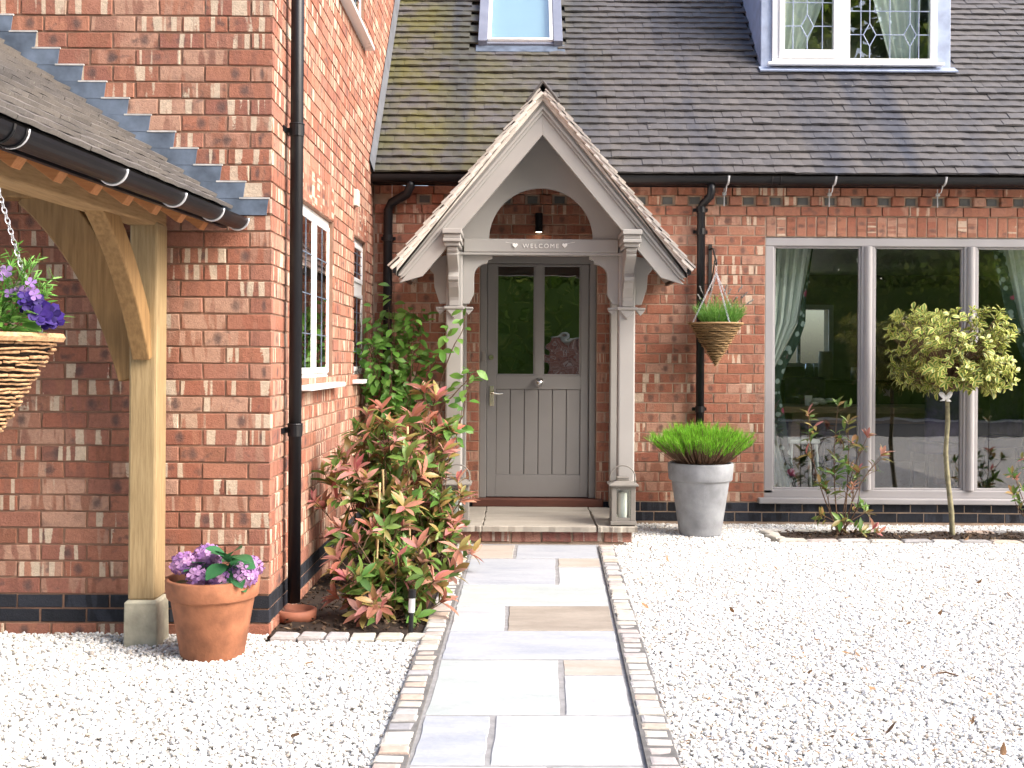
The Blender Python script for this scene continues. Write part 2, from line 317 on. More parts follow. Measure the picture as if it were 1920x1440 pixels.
# ------------------------------------------------------------------ small pieces
def brick_piece(name, m, L=.215, H=.073, D=.04, jit=.0026, bev=.0025, uvs=1.0):
    h = []
    for k, (y, ins) in enumerate(((D, 0), (bev, 0), (0, bev))):
        for sx, sz in ((-1, -1), (1, -1), (1, 1), (-1, 1)):
            h.append([sx * (L / 2 - ins) + U(-jit, jit), y + (U(-.0012, .0012) if k == 2 else 0), sz * (H / 2 - ins) + U(-jit, jit)])
    f = [(8, 9, 10, 11)] + [(4 + i, 4 + (i + 1) % 4, 8 + (i + 1) % 4, 8 + i) for i in range(4)] + [(i, (i + 1) % 4, 4 + (i + 1) % 4, 4 + i) for i in range(4)]
    uv = [((h[i][0] + L / 2) * uvs, (h[i][2] + H / 2) / H) for q in f for i in q]
    return Piece(name, h, f, uv, m)
def tile_piece(name, m, w=.163, l=.16, t=.012, jit=.0025):
    # tail at y=0, head at y=l; slightly cambered
    v = []
    for z in (0, t):
        for y in (0, l):
            for x, c in ((-w / 2, -.0015), (0, .0015), (w / 2, -.0015)): v.append([x + U(-.001, .001), y + (U(-jit, jit) if y == 0 else 0), z + c + (U(-.0015, .0015) if y == 0 else 0)])
    f = [(6, 7, 10, 9), (7, 8, 11, 10), (0, 1, 7, 6), (1, 2, 8, 7), (0, 6, 9, 3), (2, 5, 11, 8), (0, 3, 4, 1), (1, 4, 5, 2)]
    return Piece(name, v, f, [(v[i][0] * 3, v[i][1] * 3) for q in f for i in q], m)
def leaf_piece(name, m, L=.1, Wd=.035, fold=.25, curl=.25, n=4, shape=1.0, tipw=0.0):
    v = []; uvv = []
    for i in range(n + 1):
        t = i / n; wd = Wd / 2 * (math.sin(math.pi * min(1, t ** shape * .97 + .015)) ** .8) + tipw * (1 - abs(2 * t - 1)); y = L * t; z = -curl * L * t * t
        v += [[-wd, y, z + wd * fold], [0, y, z], [wd, y, z + wd * fold]]; uvv += [(0, t), (.5, t), (1, t)]
    f = []
    for i in range(n):
        a = i * 3; f += [(a, a + 1, a + 4, a + 3), (a + 1, a + 2, a + 5, a + 4)]
    return Piece(name, v, f, [uvv[i] for q in f for i in q], m, True)
def petal_piece(name, m, r=.02):
    v = [[0, 0, 0]]; f = []; uv = []
    for k in range(4):
        a = k * 1.5708 + U(-.1, .1)
        for da, rr in ((-.62, .75), (-.25, 1.0), (.25, 1.0), (.62, .75)): v.append([r * rr * math.cos(a + da), r * rr * math.sin(a + da), r * (.22 if rr == 1 else .10) + U(-.001, .001)])
        b = 1 + 4 * k; f += [(0, b, b + 1, b + 2), (0, b + 2, b + 3)]
    uv = [(v[i][0] / r * .5 + .5, v[i][1] / r * .5 + .5) for q in f for i in q]
    return Piece(name, v, f, uv, m, True)
def lay(a0, a1, z0, z1, ch, pitch=.225, phase=0.0, holes=(), blen=.215, joint=.010, row0=0):
    """stretcher bond: yields (a centre, z centre, length)"""
    out = []; nrow = int(round((z1 - z0) / ch))
    for r in range(nrow):
        zc = z0 + (r + .5) * ch; off = phase + (pitch / 2 if (r + row0) % 2 else 0)
        k = math.floor((a0 - off) / pitch) - 1
        while off + k * pitch < a1:
            s, e = max(off + k * pitch, a0), min(off + (k + 1) * pitch, a1); k += 1
            segs = [(s, e)]
            for h0, h1, b0, b1 in holes:
                if b0 < zc < b1:
                    ns = []
                    for p, q in segs:
                        if h0 > p: ns.append((p, min(q, h0)))
                        if h1 < q: ns.append((max(p, h1), q))
                    segs = ns
            for p, q in segs:
                if q - p > .03: out.append(((p + q) / 2, zc, q - p - joint))
    return out
def wall_core(name, m, parent, fa, a0, a1, z0, z1, d0, d1, holes):
    """solid wall of boxes leaving the holes open; fa(a, d, z) -> world"""
    xs = sorted({a0, a1, *[h[i] for h in holes for i in (0, 1) if a0 < h[i] < a1]}); zs = sorted({z0, z1, *[h[i] for h in holes for i in (2, 3) if z0 < h[i] < z1]})
    b = MB()
    for i in range(len(xs) - 1):
        for j in range(len(zs) - 1):
            ca, cz = (xs[i] + xs[i + 1]) / 2, (zs[j] + zs[j + 1]) / 2
            if any(h[0] < ca < h[1] and h[2] < cz < h[3] for h in holes): continue
            n = len(b.v); vs = [fa(a, d, z) for z in (zs[j], zs[j + 1]) for d in (d0, d1) for a in (xs[i], xs[i + 1])]
            b.add(vs, [(0, 2, 3, 1), (4, 5, 7, 6), (0, 1, 5, 4), (2, 6, 7, 3), (0, 4, 6, 2), (1, 3, 7, 5)])
    return b.build(name, m, parent)
YM, YG, XS = 9.24, 5.42, -1.206           # main wall plane, gable wall plane, side wall plane
CG, CM = .0808, .0822                     # brick course heights
ZB = .020                                 # bottom of the blue brick band
BR1 = [brick_piece('brick', M_['brick']) for _ in range(7)]
BR2 = [brick_piece('brick', M_['brick2']) for _ in range(7)]
BLU = [brick_piece('blue_brick', M_['blue'], jit=.0008) for _ in range(4)]
def put_bricks(parent, rows, fn, pieces, rotz, H, quota, rest, name='brick', cosf=1.0, jl=.001):
    it = []
    for a, z, L in rows:
        p = fn(a, z); it.append((TRS(p + Vector((U(-jl, jl), U(-jl, jl) * 2.0, 0)), (U(-.006, .006), U(-.006, .006), rotz + U(-.006, .006)), (L / .215, 1, H / .073)), random.randrange(len(pieces)), weight(p, L, cosf)))
    return it
# ================================================================== SETTING: ground, gravel, path, beds
gp = NT('gravel_ground'); pos = gp.n('NewGeometry').outputs['Position']
vo = gp.n('TexVoronoi', {'Vector': pos, 'Scale': 46.0}); gcol = gp.ramp(gp.n('SeparateColor', {0: vo.outputs['Color']}).outputs[0], [(0, (.46, .40, .32)), (.35, (.66, .63, .57)), (.7, (.72, .71, .69)), (1, (.55, .54, .52))])
gcol = gp.mix(gp.ramp(vo.outputs['Distance'], [(.25, (0, 0, 0)), (.6, (.8, .8, .8))]), gcol, (.34, .32, .29)); gp.bump(vo.outputs['Distance'], -1.0, .012); M_['gravel'] = gp.fin(gcol, .9)
g = MB(); g.add([(-60, -60, -.03), (60, -60, -.03), (60, 80, -.03), (-60, 80, -.03)], [(0, 1, 2, 3)]); kind(g.build('ground', M_['gravel']), 'structure')
rd = MB(); rd.add([(-60, -8.0, -.022), (60, -8.0, -.022), (60, -2.5, -.022), (-60, -2.5, -.022)], [(0, 1, 2, 3)]); kind(rd.build('added_road', plain('asphalt', (.05, .05, .052), .9, .2, 8, bump=.5, bsc=120)), 'structure')  # unseen dark strip added so windows reflect less bright ground
# --- the path: slabs read off the photograph, laid flat on the ground
def Lx(v): return 887 - .294 * (v - 1025)
def Rx(v): return 1120 + .217 * (v - 1025)
slabmats = []
def slabmat(name, c, vein):
    t = NT(name); pos = t.n('NewGeometry').outputs['Position']; mp = t.n('Mapping', {0: pos}); mp.inputs['Scale'].default_value = (1, 3.2, 1); mp.inputs['Rotation'].default_value = (0, 0, U(-.5, .5)); mp.inputs['Location'].default_value = (U(0, 9), U(0, 9), 0)
    n = t.noise(mp.outputs[0], 2.6, 6, .6); n2 = t.noise(pos, 40, 4)
    k = t.mix(t.ramp(n, [(.38, (0, 0, 0)), (.68, (1, 1, 1))]), c, vein); k = t.mix(.3, k, t.ramp(n2, [(.3, (.75, .75, .75)), (.7, (1.05, 1.05, 1.05))]), 'MULTIPLY')
    t.bump(t.math('ADD', n, t.math('MULTIPLY', n2, .4)), .5, .008); return t.fin(k, .75, .3)
SM = {'w': slabmat('pale_sandstone', (.43, .435, .43), (.35, .36, .38)), 'b': slabmat('brown_sandstone', (.32, .28, .235), (.24, .205, .17)), 'g': slabmat('grey_sandstone', (.375, .39, .415), (.30, .32, .36)),
      'm': slabmat('mint_sandstone', (.40, .425, .415), (.33, .36, .355)), 'p': slabmat('buff_sandstone', (.40, .365, .325), (.35, .295, .245)), 's': slabmat('step_sandstone', (.33, .30, .255), (.26, .235, .2))}
pl = [G(Lx(v), v) for v in (1022, 1440)]; pr = [G(Rx(v), v) for v in (1022, 1440)]
def edge(pp, Y): t = (Y - pp[0].y) / (pp[1].y - pp[0].y); return pp[0].x + (pp[1].x - pp[0].x) * t
base = MB(); y0, y1 = 2.3, 8.12
base.add([(edge(pl, y0) - .12, y0, 0.0085), (edge(pr, y0) + .12, y0, 0.0085), (edge(pr, y1) + .12, y1, 0.0085), (edge(pl, y1) - .12, y1, 0.0085)], [(0, 1, 2, 3)])
M_['pmortar'] = plain('path_mortar', (.24, .235, .235), .95, .2, 20, bump=.5)
path = kind(base.build('path', M_['pmortar']), 'structure')
def slab(name, quad, m, parent, zt=.012, th=.035, gap=.009, jag=.003, n=6):
    c = sum((Vector(q) for q in quad), Vector()) / 4; pts = []
    for i in range(4):
        a, b = Vector(quad[i]), Vector(quad[(i + 1) % 4]); a = a + Vector((math.copysign(gap, c.x - a.x), math.copysign(gap, c.y - a.y), 0)); b = b + Vector((math.copysign(gap, c.x - b.x), math.copysign(gap, c.y - b.y), 0))
        for k in range(n): pts.append(a.lerp(b, k / n) + Vector((U(-jag, jag), U(-jag, jag), 0)))
    N = len(pts); zt += U(-.002, .002)
    rings = [[Vector((p.x, p.y, zt - th)) for p in pts], [Vector((p.x, p.y, zt - .006)) for p in pts], [Vector((p.x, p.y, zt)) + (Vector((c.x, c.y, zt)) - Vector((p.x, p.y, zt))).normalized() * .006 for p in pts]]
    b = MB(); b.add(sum(rings, []), [tuple(range(2 * N, 3 * N))] + [(r * N + i, r * N + (i + 1) % N, (r + 1) * N + (i + 1) % N, (r + 1) * N + i) for r in range(2) for i in range(N)])
    return b.build(name, m, parent)
def prow(v0, v1, us, mats, sub=None):
    cuts0 = [Lx(v0)] + [a for a, _ in us] + [Rx(v0)]; cuts1 = [Lx(v1)] + [b for _, b in us] + [Rx(v1)]
    for i, m in enumerate(mats):
        a, b, c, d = (cuts0[i], v0), (cuts0[i + 1], v0), (cuts1[i + 1], v1), (cuts1[i], v1)
        if sub and sub[0] == i:
            vm = sub[1]; t = (vm - v0) / (v1 - v0); e = (a[0] + (d[0] - a[0]) * t, vm); f_ = (b[0] + (c[0] - b[0]) * t, vm)
            slab('paving_slab', [G(*d), G(*c), G(*f_), G(*e)], SM[sub[2]], path); slab('paving_slab', [G(*e), G(*f_), G(*b), G(*a)], SM[m], path)
        else: slab('paving_slab', [G(*d), G(*c), G(*b), G(*a)], SM[m], path)
prow(1025, 1050, [(968, 964)], 'pg'); prow(1050, 1100, [(1044, 1045)], 'gp', (1, 1066, 'w')); prow(1100, 1140, [], 'm')
prow(1140, 1187, [(951, 948)], 'wb'); prow(1187, 1241, [], 'g'); prow(1241, 1347, [(1051, 1056)], 'mp', (1, 1271, 'w'))
prow(1347, 1442, [(924, 914)], 'gw'); prow(1442, 1640, [(1030, 1040)], 'wm'); prow(1640, 1820, [], 'g')
t = NT('sandstone_sett'); sd_ = t.seed(); pos = t.n('NewGeometry').outputs['Position']
c_ = t.ramp(t.fr(sd_, 8.7), [(0, (.46, .43, .37)), (.3, (.50, .48, .45)), (.55, (.38, .37, .38)), (.7, (.47, .36, .30)), (.85, (.43, .39, .33)), (1, (.30, .30, .32))]); c_ = t.mix(.5, c_, t.ramp(t.noise(pos, 30, 4), [(.3, (.65, .63, .6)), (.7, (1.08, 1.08, 1.08))]), 'MULTIPLY'); t.bump(t.noise(pos, 60, 4), .5, .006); M_['sett'] = t.fin(c_, .8, .3)
def sett_piece():
    v = []
    for z, ins in ((-.05, 0), (-.012, 0), (-.003, .006), (0, .016)):
        for sx, sy in ((-1, -1), (1, -1), (1, 1), (-1, 1)): v.append([sx * (.5 - ins * 9) + U(-.03, .03), sy * (.5 - ins * 9) + U(-.04, .04), z + U(-.001, .001)])
    f = [(12, 13, 14, 15)] + [(k * 4 + i, k * 4 + (i + 1) % 4, k * 4 + 4 + (i + 1) % 4, k * 4 + 4 + i) for k in range(3) for i in range(4)]
    return Piece('edging_sett', v, f, [(v[i][0], v[i][1]) for q in f for i in q], M_['sett'])
SETT = [sett_piece() for _ in range(6)]
it = []
for side, pp, sg in ((0, pl, -1), (1, pr, 1)):
    y = 2.45; sl_ = math.atan2(pp[0].x - pp[1].x, pp[0].y - pp[1].y)
    while y < 7.98:
        d = U(.06, .085); it.append((TRS((edge(pp, y) + sg * (.062 + U(-.004, .004)), y + d / 2, 0.026 + U(-.005, .004)), (U(-.03, .03), U(-.03, .03), -sl_ + U(-.05, .05)), (.098 + U(-.008, .012), d, 1)), random.randrange(6), 1)); y += d + U(.011, .017)
for pp, sg in ((pl, -1), (pr, 1)):
    b = MB(); xa = lambda y_, o_: edge(pp, y_) + sg * o_
    b.add([(xa(2.4, .004), 2.4, .0205), (xa(2.4, .112), 2.4, .0205), (xa(7.98, .112), 7.98, .0205), (xa(7.98, .004), 7.98, .0205), (xa(2.4, .004), 2.4, -.03), (xa(2.4, .112), 2.4, -.03), (xa(7.98, .112), 7.98, -.03), (xa(7.98, .004), 7.98, -.03)], [(0, 1, 2, 3), (0, 4, 5, 1), (1, 5, 6, 2), (2, 6, 7, 3), (3, 7, 4, 0)]); b.build('mortar_bed', plain('edging_mortar', (.13, .125, .12), .95, .25, 25, bump=.5), path)
scatter(path, 'edging_sett', 'edging', it, SETT)
# --- beds
PLX = edge(pl, 5.4) - .13
bl = MB(); nx, ny = 14, 24
def soil_grid(b, x0, x1, ya, yb, zc, nx, ny, xr=None):
    vs = []
    for j in range(ny + 1):
        y = ya + (yb - ya) * j / ny; xe = xr(y) if xr else x1
        for i in range(nx + 1): vs.append((x0 + (xe - x0) * i / nx, y, zc + (0 if i in (0, nx) else U(-.012, .02))))
    b.add(vs, [(j * (nx + 1) + i, j * (nx + 1) + i + 1, (j + 1) * (nx + 1) + i + 1, (j + 1) * (nx + 1) + i) for j in range(ny) for i in range(nx)])
soil_grid(bl, XS - .005, 0, 5.40, 9.22, .0, 16, 60, lambda y: edge(pl, min(y, 8.1)) - .118)
bed = kind(bl.build('planting_bed', M_['soil'], smooth=True), 'structure')
it = []; x = XS + .035
while x < PLX - .06:
    L = U(.10, .125); it.append((TRS((x + L / 2, 5.352 + U(-.004, .004), .022 + U(-.003, .003)), (U(-.03, .03), U(-.03, .03), U(-.03, .03)), (L, .105, 1)), random.randrange(6), 1)); x += L + .012
scatter(bed, 'edging_sett', 'edging', it, SETT)
br = MB(); soil_grid(br, 2.02, 6.4, 8.40, 8.80, .002, 60, 8); bed2 = kind(br.build('window_bed', M_['soil'], smooth=True), 'structure')
it = []; x = 1.97
while x < 6.3:
    L = U(.20, .24); it.append((TRS((x + L / 2, 8.355, .022 + U(-.003, .003)), (U(-.02, .02), U(-.02, .02), U(-.02, .02)), (L, .085, 1)), random.randrange(6), 1))
    it.append((TRS((x + L / 2, 8.845, .018), (0, 0, U(-.01, .01)), (L, .05, 1)), random.randrange(6), 1)); x += L + .008
for y in (8.50, 8.70): it.append((TRS((1.985, y, .026), (0, 0, 1.57 + .25), (.19, .085, 1)), 0, 1))
scatter(bed2, 'edging_sett', 'edging', it, SETT)
vs_, fs_ = [], []
for x0, x1, ya, yb, n_ in ((XS + .02, -.45, 5.45, 8.9, 1500), (2.06, 5.2, 8.43, 8.78, 700)):
    for _ in range(n_):
        p = Vector((U(x0, x1), U(ya, yb), U(.012, .03))); 
        if x0 < 0 and p.x > edge(pl, min(p.y, 8.1)) - .14: continue
        a = U(0, 6.28); d = Vector((math.cos(a), math.sin(a), U(-.5, .5))) * U(.006, .02); e_ = Vector((-math.sin(a), math.cos(a), U(-.5, .5))) * U(.003, .009); n0 = len(vs_); vs_ += [p - d, p + e_, p + d, p - e_, p + Vector((0, 0, -.012))]; fs_ += [(n0, n0 + 1, n0 + 2, n0 + 3), (n0, n0 + 4, n0 + 1), (n0 + 1, n0 + 4, n0 + 2), (n0 + 2, n0 + 4, n0 + 3), (n0 + 3, n0 + 4, n0)]
t = NT('bark_chip'); c_ = t.ramp(t.fr(t.seed(), 6.1), [(0, (.03, .018, .012)), (.5, (.07, .04, .024)), (.85, (.12, .075, .045)), (1, (.22, .16, .10))]); t.fin(c_, .9)
me = bpy.data.meshes.new('bark_mulch'); me.from_pydata([tuple(v) for v in vs_], [], fs_); me.materials.append(t.m); o = place('bark_mulch', me); kind(o, 'stuff'); o['label'] = 'dark bark chips scattered over the soil of the planting beds'; o['category'] = 'mulch'
# ================================================================== GABLED WING (left)
wing = thing('gabled_wing', 'projecting red brick house wing with white side windows and stepped lead flashing', 'house wing', (-2.6, 6.5, 0))
fg = lambda a, z: Vector((a, YG, z)); fs = lambda a, z: Vector((XS, a, z))
WA = (6.16, 7.25, 1.205, 2.245); WB = (8.18, 8.80, 1.205, 2.27); WC = (7.45, 8.62, 3.80, 4.85)     # side wall windows: y0,y1,z0,z1
ZT = 5.4; CB = .070; ZG = .054; zr0 = ZG + 2 * CB
holes = [WA, WB, WC]
core = wall_core('front_gable_wall', M_['mortar'], wing, lambda a, d, z: (a, YG + d, z), -5.6, XS - .008, -.1, ZT, .006, .25, [])
core2 = wall_core('side_wall', M_['mortar'], wing, lambda a, d, z: (XS - d, a, z), YG + .25, YM + 2.4, -.1, ZT, .006, .25, holes)
wall_core('side_wall', M_['mortar'], wing, lambda a, d, z: (XS - d, a, z), YG + .0075, YG + .25, -.1, ZT, .006, .25, [])
items = []
n_up = int((ZT - zr0) / CG)
rows = lay(-5.5, XS - .003 + .010, zr0, zr0 + n_up * CG, CG, phase=XS + .007) + lay(-5.5, XS + .007, ZG - CG, ZG, CG, phase=XS + .06)
items += put_bricks(wing, rows, fg, BR1, 0, CG - .010, 300, '')
# soldier heads over the side windows
sh = []
for (h0, h1, b0, b1) in holes:
    k = int((h1 - h0 + .02) / .082)
    for i in range(k): sh.append((h0 - .01 + (i + .5) * (h1 - h0 + .02) / k, b1 + .11))
hh = holes + [(h0 - .02, h1 + .02, b1 - .03, b1 + .215) for h0, h1, b0, b1 in holes]
rows = lay(YG + .003 - .010, YM + 2.3, zr0, zr0 + n_up * CG, CG, phase=YG + .003, holes=hh, row0=1) + lay(YG - .007, YM, ZG - CG, ZG, CG, phase=YG, row0=1)
items += put_bricks(wing, [(a + .005, z, L) for a, z, L in rows], fs, BR1, R(90), CG - .010, 300, '', cosf=.12)
for a, z in sh: items.append((TRS((XS, a, z), (0, R(90), R(90)), (1, 1, 1)), random.randrange(7), weight((XS, a, z), .2, .12)))
scatter(wing, 'brick', 'brickwork', items, BR1, 300)
rows = lay(-5.5, XS + .007, ZG, zr0, CB, phase=XS + .007); bi = put_bricks(wing, rows, fg, BLU, 0, CB - .009, 300, '')
rows = lay(YG - .007, YM, ZG, zr0, CB, phase=YG + .003, row0=1); bi += put_bricks(wing, [(a + .005, z, L) for a, z, L in rows], fs, BLU, R(90), CB - .009, 300, '', cosf=.12)
scatter(wing, 'blue_brick', 'blue_brickwork', bi, BLU, 300)
# rooms behind the side windows (dark) and a plain roof to close the wing
b = MB(); b.box(-4.4, XS - .26, YG + .26, YM + 2.3, ZT + .001, ZT + .2); b.build('roof', M_['tile_rg'], wing)
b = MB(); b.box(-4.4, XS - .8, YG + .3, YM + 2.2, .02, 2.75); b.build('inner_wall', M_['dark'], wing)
def side_window(W, kindw):
    y0, y1, z0, z1 = W; x = XS - .032
    f = MB(); fw = .04
    f.box(x - .06, x, y0, y1, z1 - fw, z1); f.box(x - .06, x, y0, y1, z0, z0 + fw + .02); f.box(x - .06, x, y0, y0 + fw, z0 + fw, z1 - fw); f.box(x - .06, x, y1 - fw, y1, z0 + fw, z1 - fw)
    wo = f.build('window', M_['white'], wing, bevel=.004)
    spans = []
    if kindw == 'two':
        ym = (y0 + y1) / 2; MB().box(x - .055, x + .002, ym - .028, ym + .028, z0 + fw, z1 - fw).build('mullion', M_['white'], wo, bevel=.004)
        spans = [(y0 + fw, ym - .028, z0 + fw + .02, z1 - fw), (ym + .028, y1 - fw, z0 + fw + .02, z1 - fw)]
    else:
        zm = 1.90; MB().box(x - .055, x + .002, y0 + fw, y1 - fw, zm - .04, zm + .04).build('transom', M_['white'], wo, bevel=.004)
        spans = [(y0 + fw, y1 - fw, z0 + fw + .02, zm - .04), (y0 + fw, y1 - fw, zm + .04, z1 - fw)]
    for a0, a1, c0, c1 in spans:
        s = MB(); q = .034
        s.box(x - .03, x + .012, a0, a1, c1 - q, c1); s.box(x - .03, x + .012, a0, a1, c0, c0 + q); s.box(x - .03, x + .012, a0, a0 + q, c0 + q, c1 - q); s.box(x - .03, x + .012, a1 - q, a1, c0 + q, c1 - q)
        s.build('casement', M_['white'], wo, bevel=.004)
        MB().box(x + .003, x + .006, a0 + q, a1 - q, c0 + q, c1 - q).build('pane', M_['glass'], wo)
        l = MB(); cy = (a0 + a1) / 2
        for k in (1, 2, 3): zz = c0 + (c1 - c0) * k / 4; l.box(x + .0065, x + .009, a0 + q, a1 - q, zz - .003, zz + .003)
        l.box(x + .0065, x + .009, cy - .003, cy + .003, c0 + q, c1 - q); l.build('lead_came', M_['lead'], wo)
    b = MB(); b.box(XS - .10, XS + .075, y0 - .05, y1 + .06, z0 - .032, z0 - .002); b.build('sill', M_['white'], wo, bevel=.005)
    MB().box(XS - .2, XS - .16, y0 - .1, y1 + .1, z0 - .1, z1 + .1).build('pane_backing', M_['cream'] if kindw == 'x' else M_['dark'], wo)  # near-black sheet stands in for the unlit room behind the panes
side_window(WA, 'two'); side_window(WB, 'transom'); side_window(WC, 'two')
MB().box(XS - .001, XS + .03, 8.12, 8.22, 2.48, 2.60).build('vent', M_['cream'], wing, bevel=.004)
# stepped lead flashing up the carport roof
CP0 = P(434, 388, YG); slp = math.tan(R(35.6))
zf0 = zr0 + round((CP0.z - .02 - zr0) / CG) * CG
rlx = lambda z: CP0.x - (z - CP0.z) / slp
for k in range(-1, 16):
    z = zf0 + k * CG; z1_ = z + CG; xt = rlx(z1_) + .235 + U(-.008, .008)
    if k == -1: poly = [(rlx(z1_) + .12, z1_ - .004), (CP0.x + .012, CP0.z + .0), (rlx(z1_) - .05, z1_ - .03), (rlx(z1_) - .05, z1_ - .004)]
    if k == -1 and z1_ < CP0.z + .02: continue
    else: poly = [(xt, z1_ - .003), (xt - .010, z - .002), (rlx(z) - .06, z - .002), (rlx(z) - .06, z - .05), (rlx(z1_) - .06, z1_ - .05), (rlx(z1_) - .06, z1_ - .003)]
    b = MB(); b.prism(poly, lambda a, c: (a, YG - .006 - .0012 * (k % 2), c), lambda a, c: (a, YG + .006, c)); b.build('flashing', M_['lead'], wing)
    if k >= 0: MB().box(rlx(z1_) + .10, xt + .004, YG - .009, YG + .004, z1_ - .005, z1_ + .003).build('pointing', M_['stone_grey'], wing)
# downpipe by the corner
px, py = XS + .058, 5.74
b = MB(); b.tube([(px, py, .09), (px, py, 5.2)], .0335, 16); dp = b.build('downpipe', M_['black'], wing, smooth=True)
for v_ in (245, 807):
    z = P(553, v_, py).z; b = MB(); b.tube([(px, py, z - .03), (px, py, z + .03)], .0385, 16); b.ring((px, py, z + .032), .036, .005); b.box(XS - .002, px, py - .012, py + .012, z - .012, z + .012); b.box(XS + .001, XS + .008, py - .075, py + .075, z - .014, z + .014)
    b.build('pipe_clip', M_['black'], dp)
b = MB(); b.lathe([(.085, 0), (.105, .0), (.108, .05), (.092, .055), (.088, .03), (.02, .025)], (px + .01, py, .005), 28); tag(b.build('drain_gully', M_['clay'], smooth=True), 'round terracotta drain gully at the foot of the black downpipe', 'drain')
# ================================================================== MAIN HOUSE RANGE
house = thing('brick_house', 'red brick house range with dark tiled roof, dormer and large taupe dining window', 'house', (2.5, 10.5, 0))
fm = lambda a, z: Vector((a, YM, z))
zm0 = ZB + 2 * .083; Z29 = zm0 + 29 * CM                       # ledge
DX = .172; DW = .487; DZ0, DZ1 = .15, 2.224
WX0, WX1, WZ0, WZ1 = 2.062, 4.665, zm0 + .0, zm0 + 27 * CM - .008
mh = [(DX - DW, DX + DW, 0, DZ1), (WX0, WX1, WZ0 - .02, WZ1)]
wall_core('front_wall', M_['mortar2'], house, lambda a, d, z: (a, YM + d, z), XS + .001, 7.5, -.1, Z29 + .235, .006, .27, mh)
sold = (WX0 - .0, WX1 + .0, WZ1, Z29)
rows = lay(XS + .01, 7.4, zm0, zm0 + 29 * CM, CM, phase=.06, holes=mh + [sold])
it = put_bricks(house, rows, fm, BR2, 0, CM - .010, 300, '')
rows = lay(XS + .01, 7.4, Z29, Z29 + .082, .082, phase=.1); it += [(TRS((a, YM - .016 + U(-.002, .002), z), (0, 0, 0), (L / .215, 1, .072 / .073)), random.randrange(7), weight((a, YM, z), L)) for a, z, L in rows]
rows = lay(XS + .01, 7.4, Z29 + .164, Z29 + .235, .071, phase=.2); it += [(TRS((a, YM - .034, z), (0, 0, 0), (L / .215, 1.4, .85)), random.randrange(7), weight((a, YM, z), L) * .3) for a, z, L in rows]
it = [i for i in it if not (weight(i[0].translation) and 0)]
scatter(house, 'brick', 'brickwork', it, BR2, 300)
rows = lay(XS + .01, 7.4, ZB, zm0, .083, phase=.02, holes=[(DX - .8, DX + .75, -.1, .1)]); scatter(house, 'blue_brick', 'blue_brickwork', put_bricks(house, rows, fm, BLU, 0, .073, 300, ''), BLU, 300)
# dentil course: projecting red headers with dark ones between
RED = [brick_piece('dentil_brick', M_['brick2'], L=.1, H=.074, D=.06, bev=.006, jit=.002) for _ in range(4)]; DRK = [brick_piece('recessed_brick', plain('grey_brick', (.105, .105, .10), .8, .2, 20), L=.085, H=.06, D=.04) for _ in range(3)]
x = P(1404 + 25, 375, YM).x - .225 * 13; itr, itd = [], []
while x < 7.3:
    if x > XS + .06: itr.append((TRS((x, YM - .036 + U(-.003, .003), Z29 + .123), (0, 0, U(-.02, .02))), random.randrange(4), weight((x, YM, Z29))))
    if x + .1125 > XS + .06: itd.append((TRS((x + .1125, YM + .001, Z29 + .123)), random.randrange(3), weight((x, YM, Z29))))
    x += .225
scatter(house, 'dentil_brick', 'dentil_bricks', itr, RED, 60); scatter(house, 'recessed_brick', 'recessed_bricks', itd, DRK, 60)
n = 31; it = []
for i in range(n):
    a = WX0 + .004 + (i + .5) * (WX1 - WX0 - .008) / n; L = Z29 - WZ1 - .012
    it.append((TRS((a, YM - .001 + U(-.002, .002), (Z29 + WZ1) / 2), (0, R(90), 0), (L / .215, 1, .98)), random.randrange(7), weight((a, YM, WZ1))))
scatter(house, 'soldier_brick', 'soldier_bricks', it, BR2)
# eaves: soffit board, gutter, tiles
EY, EZ = 9.075, 2.875; sl = R(46.7); up = Vector((0, math.cos(sl), math.sin(sl))); nrm = Vector((0, -math.sin(sl), math.cos(sl)))
b = MB(); b.box(XS + .002, 7.5, YM - .13, YM - .002, Z29 + .236, Z29 + .262); b.build('soffit', M_['black'], house)
rl = 4.6; rp = Vector((0, EY, EZ))
vs = [rp + Vector((x, 0, 0)) + up * s - nrm * .012 for s in (0.02, rl) for x in (XS + .002, 7.5)]
b = MB(); b.add([tuple(v) for v in vs] + [tuple(v - nrm * .08) for v in vs], [(0, 1, 3, 2), (4, 6, 7, 5), (0, 4, 5, 1), (2, 3, 7, 6), (0, 2, 6, 4), (1, 5, 7, 3)]); roof = b.build('roof', M_['tile_rg'], house)
top = rp + up * rl; b = MB(); b.add([(XS, top.y, top.z - .02), (7.5, top.y, top.z - .02), (7.5, top.y + 3.4, EZ), (XS, top.y + 3.4, EZ)], [(0, 1, 2, 3)]); b.build('rear_roof_slope', M_['tile_rg'], house)
TP = [tile_piece('tile', M_['tile'], w=.1648, t=.015) for _ in range(8)]
ga = .0985; it = []
def roof_s(v):                      # slope distance of a pixel row on the roof plane
    k = (CY - v) / F; Y = (HC * 0 + (EZ - HC) - EY * math.tan(sl)) / (k - math.tan(sl)); return (Y - EY) / math.cos(sl), Y
sV, YV = roof_s(90); sD, YD = roof_s(128)
VX0, VX1 = -.385, .405; VL = 1.18
DX0, DX1 = P(1425, 110, YD).x, P(1780, 110, YD).x
